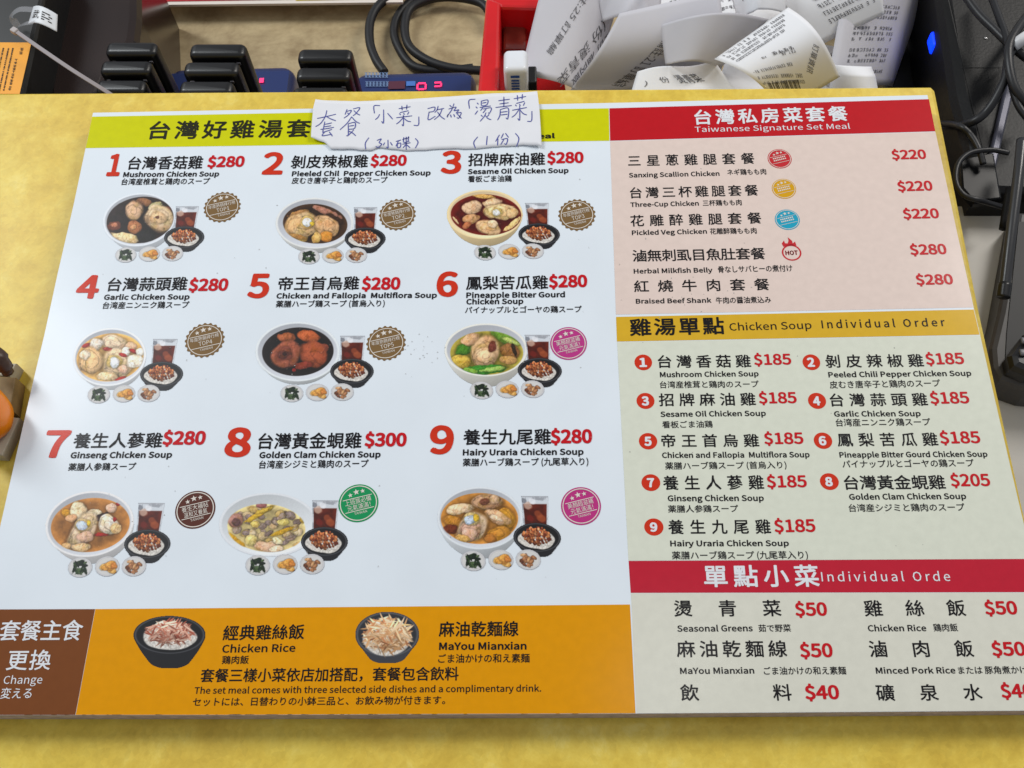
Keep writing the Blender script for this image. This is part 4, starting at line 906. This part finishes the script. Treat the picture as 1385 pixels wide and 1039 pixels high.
S, v, f = patch([at(42, 8, zl), at(66, 7, zl + .004), at(80, 42, zl), at(38, 32, zl - .002)], lambda u, v: .004 * math.sin(math.pi * u))
S, v, f = patch([at(45, 9, zl), at(78, 20, zl + .001), at(77, 43, zl - .002), at(38, 32, zl - .001)], lambda u, v: .0035 * math.sin(math.pi * u))
o = link('sticker', mesh('sticker', [q - Lt for q in v], f, True), tg, pmat('sticker_white', (222, 224, 228), .5))
md = o.modifiers.new('thickness', 'SOLIDIFY'); md.thickness = .0002
BARS3 = (np.array([(x, y) for k in range(4) for x, y in ((0, k * .26), (1 - .2 * (k % 2), k * .26), (1 - .2 * (k % 2), k * .26 + .13), (0, k * .26 + .13))]), [tuple(range(4 * k, 4 * k + 4)) for k in range(4)])
pr = [on_patch(S, row_fit('武', .02), .16, .74, .44, .74, .46), on_patch(S, (lambda q: q)(BARS3), .54, .72, .86, .72, .5)]
link('print', mesh('print', *merge([([q - Lt for q in a], b) for a, b in pr])), o, INKM)
v, f = strip([at(20, 42, -.033), at(60, 70, -.034), at(100, 97, -.036), at(143, 124, -.04), at(170, 142, -.045)], .0022, 6)
tie = thing('cable_tie', 'grey cable tie sticking up from behind the counter at the left', 'cable tie', tuple(at(20, 42, -.033)))
Lz = np.array(tie.location)
v = [np.array(q) - Lz for q in v]
o = link('strap', mesh('strap', v, f), tie, pmat('grey_nylon', (150, 142, 144), .4, .4)); md = o.modifiers.new('thickness', 'SOLIDIFY'); md.thickness = .0009
v, f = rbox_v(.0042, .0034, .003, .0006, 2); o = link('head', mesh('head', v - np.array([0, 0, .0015]), f), tie, pmat('pale_nylon', (176, 168, 166), .4, .4))
o.rotation_euler = (0, 0, math.radians(-35))

# red box with a white plastic case in it
rb = thing('red_box', 'open red plastic box holding receipts behind the counter', 'box', tuple(at(690, 60, ZD)))
Lr = np.array(rb.location)
REDP = pmat('red_plastic', (214, 26, 32), .25, .5, .12, 30, .03)
zr = -.055
wall_o = [at(657, 0, zr), at(646, 125, zr)]; wall_i = [at(677, 4, zr), at(674, 125, zr)]
v, f = prism([wall_o[0], wall_i[0], wall_i[1], wall_o[1]], ZD, zr, .002); link('side_wall', mesh('side_wall', [np.array(q) - Lr for q in v], f), rb, REDP)
v, f = prism([at(657.5, -2, zr), at(657.5, -16, zr), at(735, -14, zr), at(728, 9, zr), at(678, 7.5, zr)], ZD, zr - .0012, .002); link('back_wall', mesh('back_wall', [np.array(q) - Lr for q in v], f), rb, REDP)
v, f = prism([at(678, 8, -.078), at(745, 8, -.078), at(770, 150, -.078), at(676, 150, -.078)], ZD, -.078); link('base', mesh('base', [np.array(q) - Lr for q in v], f), rb, REDP)
z2 = -.072
v, f = prism([at(680, 10, z2), at(711, 10, z2), at(712, 66, z2), at(680, 66, z2)], -.0785, z2, .002); fw = thing('brown_packet', 'shiny brown packet inside the red box', 'packet')
link('film', mesh('film', v, f), fw, pmat('brown_film', (140, 56, 44), .12, .6, .2, 20, .5))
cs = thing('plastic_case', 'white plastic case with a blue printed label standing in the red box', 'case', tuple(at(699, 96, -.06)))
Lc = np.array(cs.location); zt = -.045
A = at(681, 66, zt); B = at(714, 66, zt)
v, f = rbox_v(B[0] - A[0], .016, .09, .003, 4); v = v + np.array([(A[0] + B[0]) / 2, A[1] - .008, zt - .09]) - Lc
link('shell', mesh('shell', v, f, True), cs, pmat('white_plastic', (228, 231, 238), .22, .5))
yf = A[1] - .0165
def fr(x0, z0, x1, z1, name, m):   # rectangles on the case's front face
    xa = (A[0] + B[0]) / 2
    link(name, mesh(name, [(xa + x0 - Lc[0], yf - Lc[1], zt - z0 - Lc[2]), (xa + x0 - Lc[0], yf - Lc[1], zt - z1 - Lc[2]), (xa + x1 - Lc[0], yf - Lc[1], zt - z1 - Lc[2]), (xa + x1 - Lc[0], yf - Lc[1], zt - z0 - Lc[2])], [(0, 1, 2, 3)]), cs, m)
BLU = pmat('label_blue', (46, 84, 168), .4)
fr(-.003, .026, .002, .05, 'label_block', pmat('label_deep_blue', (30, 62, 130), .4))
fr(-.003, .004, .002, .0058, 'label_mark', BLU)
# illegible in the photo: plain blue bars stand for the small label print
bars = []
for k in range(8):
    xa = (A[0] + B[0]) / 2; z0 = zt - .0072 - k * .0022
    bars.append(([(xa - .0028 - Lc[0], yf - .0002 - Lc[1], z0 - Lc[2]), (xa - .0028 - Lc[0], yf - .0002 - Lc[1], z0 - .0013 - Lc[2]), (xa + .0018 - Lc[0], yf - .0002 - Lc[1], z0 - .0013 - Lc[2]), (xa + .0018 - Lc[0], yf - .0002 - Lc[1], z0 - Lc[2])], [(0, 1, 2, 3)]))
link('label_print', mesh('label_print', *merge(bars)), cs, BLU)
v, f = rbox_v(.005, .012, .08, .001, 2); v = v + np.array([B[0] + .0022, A[1] - .008, zt - .092]) - Lc; link('side_strip', mesh('side_strip', v, f), cs, BLK)

# ---- receipts
PAPER = pmat('receipt_paper', (236, 236, 239), .6, .3, .03, 40, .03)
PAPER_SHADED = pmat('receipt_paper_shaded', (204, 202, 208), .6, .3, .04, 40, .03)  # same white paper, its shade painted in as a greyer tone
def receipt(label, c4, bulge, rows, m=PAPER, nu=24, nv=18):
    S, v, f = patch([at(*q) for q in c4], bulge, nu, nv)
    L = np.mean([at(*q) for q in c4], 0); root = thing('receipt', label, 'receipt', tuple(L), 'paper receipts heaped in the red box')
    o = link('paper', mesh('paper', [q - L for q in v], f, True), root, m); md = o.modifiers.new('thickness', 'SOLIDIFY'); md.thickness = .00015; md.offset = -1
    if rows:
        pr = [on_patch(S, *r) for r in rows]
        link('print', mesh('print', *merge([([q - L for q in a], b) for a, b in pr])), root, pmat('receipt_ink', (88, 86, 90), .7))
    return root
def code(n=46, seed=1):
    rr = random.Random(seed); V = []; Fc = []; x = 0
    ws = [rr.choice([1, 1, 2, 3]) for _ in range(n)]; T = sum(ws)
    for i, w in enumerate(ws):
        if i % 2 == 0: k = len(V); V += [(x / T, 0), ((x + w) / T, 0), ((x + w) / T, 1), (x / T, 1)]; Fc.append((k, k + 1, k + 2, k + 3))
        x += w
    return np.array(V), Fc
def tiny(n, seed):   # rows of unreadably small print, as strokes
    rr = random.Random(seed); V = []; Fc = []; n = int(n * 1.35)
    def bx(x, y, w, h):
        k = len(V); V.extend([(x, y), (x + w, y), (x + w, y + h), (x, y + h)]); Fc.append((k, k + 1, k + 2, k + 3))
    bx(0, .4, .4 / n, .15)
    for i in range(n):
        if rr.random() < .13: continue
        x = i / n
        for y in (.05, .42, .8):
            if rr.random() < .8: bx(x, y, rr.uniform(.5, .78) / n, .13)
        if rr.random() < .85: bx(x + rr.uniform(.1, .5) / n, .05, .15 / n, .88)
        if rr.random() < .5: bx(x + .62 / n, .05, .13 / n, rr.uniform(.4, .88))
    return np.array(V), Fc
# white sheet leaning at the right, its print on the left half
def crease(a, b, n=3, seed=0):
    rr = random.Random(seed); cs = [(rr.uniform(.1, .9), rr.uniform(-1, 1), rr.uniform(.0012, .003)) for _ in range(n)]
    return lambda u, v: a * math.sin(math.pi * u) + b * math.sin(math.pi * v) + sum(h * max(0, 1 - abs(u + k * (v - .5) - c) / .14) for c, k, h in cs)
receipt('creased white receipt lying flat underneath the middle of the heap', [(880, -30, -.068), (1060, -60, -.066), (1080, 70, -.072), (900, 90, -.074)], crease(.004, .003, 4, 1), [(tiny(14, 80 + k), .10, .30 + k * .09, .60, .30 + k * .09, .04) for k in range(6)], PAPER)
receipt('shaded white receipt tail hanging at the back between the left and folded ones', [(800, -50, -.045), (905, -60, -.04), (890, 30, -.05), (815, 30, -.055)], crease(.008, .002, 3, 2), [(row_fit('燙青菜', .03), .20, .70, .52, .66, .12)], PAPER_SHADED)
receipt('small curled white receipt end poking up behind the rolled receipt', [(985, -20, -.04), (1068, -26, -.03), (1062, 18, -.036), (1000, 34, -.045)], crease(.010, .003, 2, 3), [(tiny(8, 95 + k), .2, .4 + k * .14, .8, .36 + k * .14, .07) for k in range(3)], PAPER)
receipt('thin pale receipt strip sticking out at the far right of the heap', [(1188, -50, -.05), (1236, -46, -.06), (1226, 60, -.09), (1176, 62, -.085)], crease(.005, .0, 2, 4), [(tiny(9, 120 + k), .1, .2 + k * .09, .8, .2 + k * .09, .045) for k in range(7)], PAPER_SHADED)
receipt('white receipt lying flat at the counter edge under the rolled receipt', [(985, 70, -.070), (1150, 64, -.072), (1160, 150, -.074), (960, 150, -.074)], crease(.003, .003, 3, 6), [(tiny(10, 140 + k), .66, .2 + k * .12, .95, .2 + k * .12, .06) for k in range(5)], PAPER)
receipt('flat receipt at the right end of the heap, plain shaded right half', [(1150, -60, -.03), (1262, -40, -.085), (1204, 118, -.105), (1118, 118, -.06)], lambda u, v: .012 * math.sin(math.pi * u) ** .7,
  [(tiny(11, 1 + k), .10, .40 + k * .042, .50, .40 + k * .042, .026) for k in range(13) if k % 4 != 3], PAPER_SHADED)
receipt('crumpled white receipt end low between the rolled receipt and the flat one', [(1128, 88, -.05), (1178, 90, -.055), (1186, 125, -.06), (1120, 125, -.06)], lambda u, v: .014 * math.sin(math.pi * u) ** .6 * (.5 + .5 * min(1, v * 3)), [], PAPER)
receipt('printed receipt across the top of the heap', [(985, -40, -.04), (1165, -62, -.035), (1196, 20, -.045), (1108, 62, -.055)], lambda u, v: .010 * math.sin(math.pi * v), 
  [(tiny(12, 20 + k), .30, .36 + k * .085, .92, .22 + k * .10, .05) for k in range(7)], PAPER)
receipt('long shaded white receipt at the left end of the heap', [(738, -40, -.04), (850, -40, -.05), (800, 130, -.07), (705, 100, -.062)], lambda u, v: .009 * math.sin(math.pi * u) - .004 * v,
  [(row_fit('備註:25 訂單編', .03), .56, .14, .24, .76, .085), (row_fit('(份 燙青菜', .03), .86, .42, .46, .98, .10), (row_fit('1份 滷肉飯', .03), .97, .50, .66, .95, .09)], PAPER_SHADED)
receipt('folded shaded white receipt in the middle of the heap, leaning on the left one', [(838, 18, -.035), (972, -12, -.03), (975, 112, -.075), (768, 128, -.068)], lambda u, v: .012 * math.sin(math.pi * min(1, v * 1.1)) * (.6 + .4 * u),
  [(row_fit('備註:21 訂單編', .03), .50, .40, .26, .92, .10), (row_fit('備註:22 訂單', .03), .60, .40, .98, .37, .085)], PAPER_SHADED)
receipt('curled receipt with a plain underside between the folded and the rolled ones', [(893, 34, -.038), (1040, 26, -.033), (975, 92, -.05), (900, 88, -.048)], lambda u, v: .016 * math.sin(math.pi * u) * (1 - .35 * v), [], PAPER_SHADED)
receipt('bright white receipt lying low at the counter edge', [(862, 97, -.05), (966, 82, -.046), (1000, 130, -.052), (852, 130, -.055)], lambda u, v: .003 * math.sin(math.pi * u * 2),
  [(row_fit('燙青菜', .03), .50, .58, .78, .50, .26), (row_fit('份', .02), .30, .60, .40, .58, .2), (row_fit(')', .02), .12, .68, .15, .68, .2)], PAPER)
rows = [(tiny(26, 40 + k), .08, .13 + k * .07, .08 + .0, .13 + k * .07, .04) for k in range(0)]
rr_ = []
for k in range(4): rr_.append((tiny(24, 50 + k), .06 + k * .062, .92, .06 + k * .062 + .02, .10 + k * .05, .042))
rr_ += [(row_fit('訂單資訊', .02), .58, .12, .78, .40, .075), (tiny(5, 70), .50, .52, .56, .36, .05), (tiny(5, 71), .40, .72, .52, .34, .05), (tiny(16, 72), .50, .94, .66, .50, .045), (tiny(18, 73), .58, .96, .82, .48, .045), (tiny(18, 74), .66, .97, .88, .50, .04), (code(), .78, .96, .92, .60, .12)]
receipt('rolled white receipt with a barcode at the front of the heap', [(1066, 10, -.020), (1136, 104, -.034), (1060, 150, -.05), (966, 80, -.036)], lambda u, v: .016 * math.sin(math.pi * u), rr_, PAPER)

# ------------------------------------------------------------------ black equipment at the right
pt = thing('receipt_printer', 'black receipt printer with a blue light right of the receipts', 'printer', tuple(at(1330, 120, -.06)))
Lp = np.array(pt.location); zt = -.045
P = [at(1262, -60, zt), at(1330, -80, zt), at(1460, -80, zt), at(1470, 262, zt), at(1322, 262, zt), at(1302, 172, zt), at(1290, 126, zt)]
v, f = prism(P, ZD, zt, .007); link('housing', mesh('housing', [np.array(q) - Lp for q in v], f), pt, pmat('printer_black', (11, 10, 10), .45, .28, .3, 600, .12))
sl_ = []
for k in range(7):
    a, b = at(1345 - k * 1.5, 20 + k * 0, zt), None
for (x0, y0, x1, y1, w) in ((1282, 0, 1316, 150, 1.2), (1316, 150, 1330, 205, 1.2), (1300, 92, 1352, 92, 1.0)):
    q = [at(x0, y0, zt), at(x0 + w, y0 - (w if y0 == y1 else 0), zt), at(x1 + w, y1 - (w if y0 == y1 else 0), zt), at(x1, y1, zt)]
    sl_.append(([(k[0] - Lp[0], k[1] - Lp[1], zt + .0003 - Lp[2]) for k in q], [(3, 2, 1, 0)]))
link('seam', mesh('seam', *merge(sl_)), pt, pmat('seam_black', (6, 6, 6), .6))
v, f = rbox_v(.0016, .0012, .0006, .0003, 2); link('pale_speck', mesh('pale_speck', v + at(1333, 52, zt) - Lp, f, True), pt, pmat('speck_metal', (190, 190, 190), .25, metal=.9))  # small pale speck on the housing top, modelled as a metal bead
v, f = prism([at(1190, -80, -.10), at(1275, -80, -.10), at(1300, 170, -.10), at(1312, 272, -.10), at(1200, 260, -.10)], ZD, -.10, .002); link('front_case', mesh('front_case', [np.array(q) - Lp for q in v], f), pt, BLK)
bl = bpy.data.materials.new('blue_light'); bl.use_nodes = True; b = bl.node_tree.nodes['Principled BSDF']; b.inputs['Base Color'].default_value = (0, .01, .3, 1); b.inputs['Emission Color'].default_value = (0, .03, 1, 1); b.inputs['Emission Strength'].default_value = 2.2
v, f = rbox_v(.004, .011, .009, .0018, 3); q = at(1259, 66, -.068); link('indicator_light', mesh('indicator_light', v + q - Lp, f), pt, bl)
v, f = prism([at(1298, 214, -.040), at(1345, 206, -.040), at(1356, 268, -.040), at(1318, 274, -.040), at(1300, 254, -.040)], zt + .0004, -.040, .0015); link('paper_cover', mesh('paper_cover', [np.array(q) - Lp for q in v], f), pt, pmat('gloss_black', (8, 8, 10), .35, .25))
RUB = pmat('black_cable', (26, 26, 29), .42, .45, .2, 80)
def cable(label, pts, r=.0022): 
    V, Fc = tube([at(x, y, z) for x, y, z in pts], r, 10, 12); return tag(link('cable', mesh('cable', V, Fc, True), None, RUB), label, 'cable', 'cables over the printer')
cable('black cable running from the top edge to the tied bundle over the printer', [(1290, -30, -.03), (1320, 14, -.028), (1345, 40, -.026), (1370, 64, -.025), (1395, 84, -.028)], .0024)
cable('black cable dropping from the tied bundle in a wide curve to the printer', [(1392, 40, -.026), (1366, 74, -.024), (1358, 110, -.026), (1335, 150, -.034), (1308, 168, -.042), (1276, 172, -.07)], .0022)
cable('thin black cable crossing the top right corner', [(1335, -20, -.032), (1352, 26, -.026), (1364, 62, -.022), (1366, 100, -.024), (1376, 140, -.028), (1396, 168, -.03)], .0019)
cable('black cable bent sideways at the right edge by the bundle', [(1402, 6, -.03), (1376, 40, -.022), (1364, 70, -.020), (1372, 118, -.024), (1398, 150, -.03)], .0024)
cable('short black cable bending out from the yellow counter edge to the printer', [(1272, 167, -.06), (1296, 170, -.036), (1312, 182, -.034), (1324, 202, -.034), (1330, 222, -.036)], .0017)
cable('thin black cable looped round the glossy cover beside the yellow counter edge', [(1364, 207, -.034), (1340, 203, -.033), (1312, 207, -.033), (1296, 222, -.033), (1293, 246, -.033), (1304, 264, -.033), (1328, 272, -.034), (1356, 280, -.046)], .0014)
v, f = tube([at(1371, 62, -.022), at(1385, 52, -.019), at(1400, 42, -.022)], .0032, 8, 6)
tag(link('cable_tie', mesh('cable_tie', v, f, True), None, pmat('white_nylon', (206, 206, 208), .4)), 'white tie round the black cable bundle at the right edge', 'cable tie')
# grey post leaning from the top right
v, f = prism([at(1362, 110, -.041), at(1374, 112, -.041), at(1338, 268, -.041), at(1326, 266, -.041)], -.0445, -.041, .001)
tag(link('metal_rail', mesh('metal_rail', v, f), None, pmat('dusk_metal', (78, 78, 90), .3, .5, metal=.4)), 'dull grey metal rail lying across the printer top', 'rail')
# tray with the card reader
tr = thing('holder_tray', 'dark grey plastic tray on the white shelf at the right edge', 'tray', tuple(at(1370, 420, ZS)))
Lt2 = np.array(tr.location); zt = ZS + .018
P = [at(1376, 286, zt), at(1480, 286, zt), at(1480, 536, zt), at(1392, 528, zt), at(1352, 514, zt), at(1342, 496, zt), at(1340, 470, zt), at(1352, 420, zt)]
v, f = prism(P, ZS + .0005, zt, .003); link('shell', mesh('shell', [np.array(q) - Lt2 for q in v], f), tr, pmat('tray_grey', (70, 68, 68), .45, .4, .2, 30))
z3 = zt + .0006
P = [at(1378, 300, z3), at(1480, 300, z3), at(1480, 518, z3), at(1394, 516, z3), at(1366, 505, z3), at(1360, 490, z3), at(1362, 450, z3)]
v, f = prism(P, zt - .0001, z3, .0); link('inner_mat', mesh('inner_mat', [np.array(q) - Lt2 for q in v], f), tr, pmat('tray_black', (18, 18, 20), .5, .4))
cr = thing('card_reader', 'black card reader with grey keys in the tray at the right edge', 'card reader', tuple(at(1385, 480, z3)))
Lq = np.array(cr.location); z4 = z3 + .010
P = [at(1388, 448, z4), at(1480, 430, z4), at(1480, 510, z4), at(1392, 505, z4), at(1370, 495, z4), at(1366, 478, z4)]
v, f = prism(P, z3 + .0002, z4, .004); link('body', mesh('body', [np.array(q) - Lq for q in v], f), cr, pmat('reader_black', (28, 28, 31), .35, .5))
for (x, y) in ((1384, 478), (1398, 476), (1386, 462)):
    v, f = rbox_v(.0042, .0034, .0014, .0006, 2); link('key', mesh('key', v + at(x, y, z4) + np.array([0, 0, .0002]) - Lq, f, True), cr, pmat('key_grey', (92, 92, 98), .4))
z5 = ZS + .07
st_ = thing('stylus_arm', 'long dark round bar leaning over the tray at the right edge', 'bar', tuple(at(1358, 395, ZS + .03)))
Ls = np.array(st_.location)
v, f = tube([at(1382, 190, -.02), at(1378, 232, -.02), at(1368, 312, -.024), at(1358, 394, -.030)], .0026, 14, 8); link('bar', mesh('bar', [np.array(q) - Ls for q in v], f, True), st_, pmat('bar_grey', (44, 44, 46), .3, .5))
v, f = tube([at(1359.5, 384, -.0295), at(1357.6, 398, -.0305), at(1357, 402, -.0308)], .0032, 14, 4); link('end_cap', mesh('end_cap', [np.array(q) - Ls for q in v], f, True), st_, BLK)
for (a, b) in (((1376, 245, -.026), (1366, 330, -.030)),):
    v, f = tube([at(a[0] - 10, a[1] + 10, a[2] - .004), at(b[0] - 9, b[1] - 20, b[2] - .004)], .0022, 10, 6); link('clip', mesh('clip', [np.array(q) - Ls for q in v], f, True), st_, BLKM)

# ------------------------------------------------------------------ orange ornament at the left edge
orn = thing('orange_ornament', 'glossy orange round ornament on a grey wooden base, cut off by the left edge', 'ornament', tuple(at(-20, 560, ZC)))
Lo = np.array(orn.location)
P = [at(-60, 480, ZC + .006), at(22, 492, ZC + .006), at(14, 540, ZC + .006), at(26, 567, ZC + .006), at(2, 617, ZC + .006), at(-60, 612, ZC + .006)]
P2 = [at(-60, 556, ZC + .007), at(26, 565, ZC + .007), at(3, 616, ZC + .007), at(-60, 612, ZC + .007)]
v, f = prism(P2, ZC + .0004, ZC + .007, .0006); link('base', mesh('base', [np.array(q) - Lo for q in v], f), orn, pmat('grey_wood', (168, 160, 142), .7, .3, .3, 50, .3))
P3 = [at(-60, 505, ZC + .010), at(21, 510, ZC + .010), at(14, 553, ZC + .010), at(-60, 556, ZC + .010)]
v, f = prism(P3, ZC + .0004, ZC + .010, .0008); link('back_base', mesh('back_base', [np.array(q) - Lo for q in v], f), orn, pmat('brown_wood', (140, 116, 76), .6, .3, .4, 70, .3))
P4 = [at(-40, 490, ZC + .008), at(22, 491, ZC + .008), at(13, 509, ZC + .008), at(-40, 506, ZC + .008)]
v, f = prism(P4, ZC + .0004, ZC + .008, .0008); link('rear_block', mesh('rear_block', [np.array(q) - Lo for q in v], f), orn, pmat('grey_wood_pale', (172, 166, 148), .7, .3, .3, 50, .3))
cz = ZC + .022; c = at(-26, 556, cz); Rr = (at(11, 552, cz)[0] - c[0])
V = []; Fc = []; nu, nv = 40, 20
for j in range(nv + 1):
    for i in range(nu):
        a = 2 * math.pi * i / nu; b = math.pi * j / nv; rib = 1 - .03 * abs(math.cos(4 * a)) * math.sin(b)
        V.append((c[0] + Rr * math.sin(b) * math.cos(a) * rib, c[1] + Rr * 1.05 * math.sin(b) * math.sin(a) * rib, cz + (cz - ZC - .004) * math.cos(b)))
for j in range(nv):
    for i in range(nu): Fc.append((j * nu + i, (j + 1) * nu + i, (j + 1) * nu + (i + 1) % nu, j * nu + (i + 1) % nu))
link('fruit', mesh('fruit', [np.array(q) - Lo for q in V], Fc, True), orn, pmat('orange_glaze', (240, 132, 20), .25, .5, .15, 40))
v, f = tube([at(-30, 472, ZC + .024), at(-12, 478, ZC + .026), at(2, 490, ZC + .024), at(11, 504, ZC + .018)], .0045, 8, 6, [.8, 1, 1, .8, .6]); link('stem', mesh('stem', [np.array(q) - Lo for q in v], f, True), orn, pmat('dark_brown', (66, 44, 30), .4, .5, .4, 200, .4))
bpy.data.scenes.remove(TS)
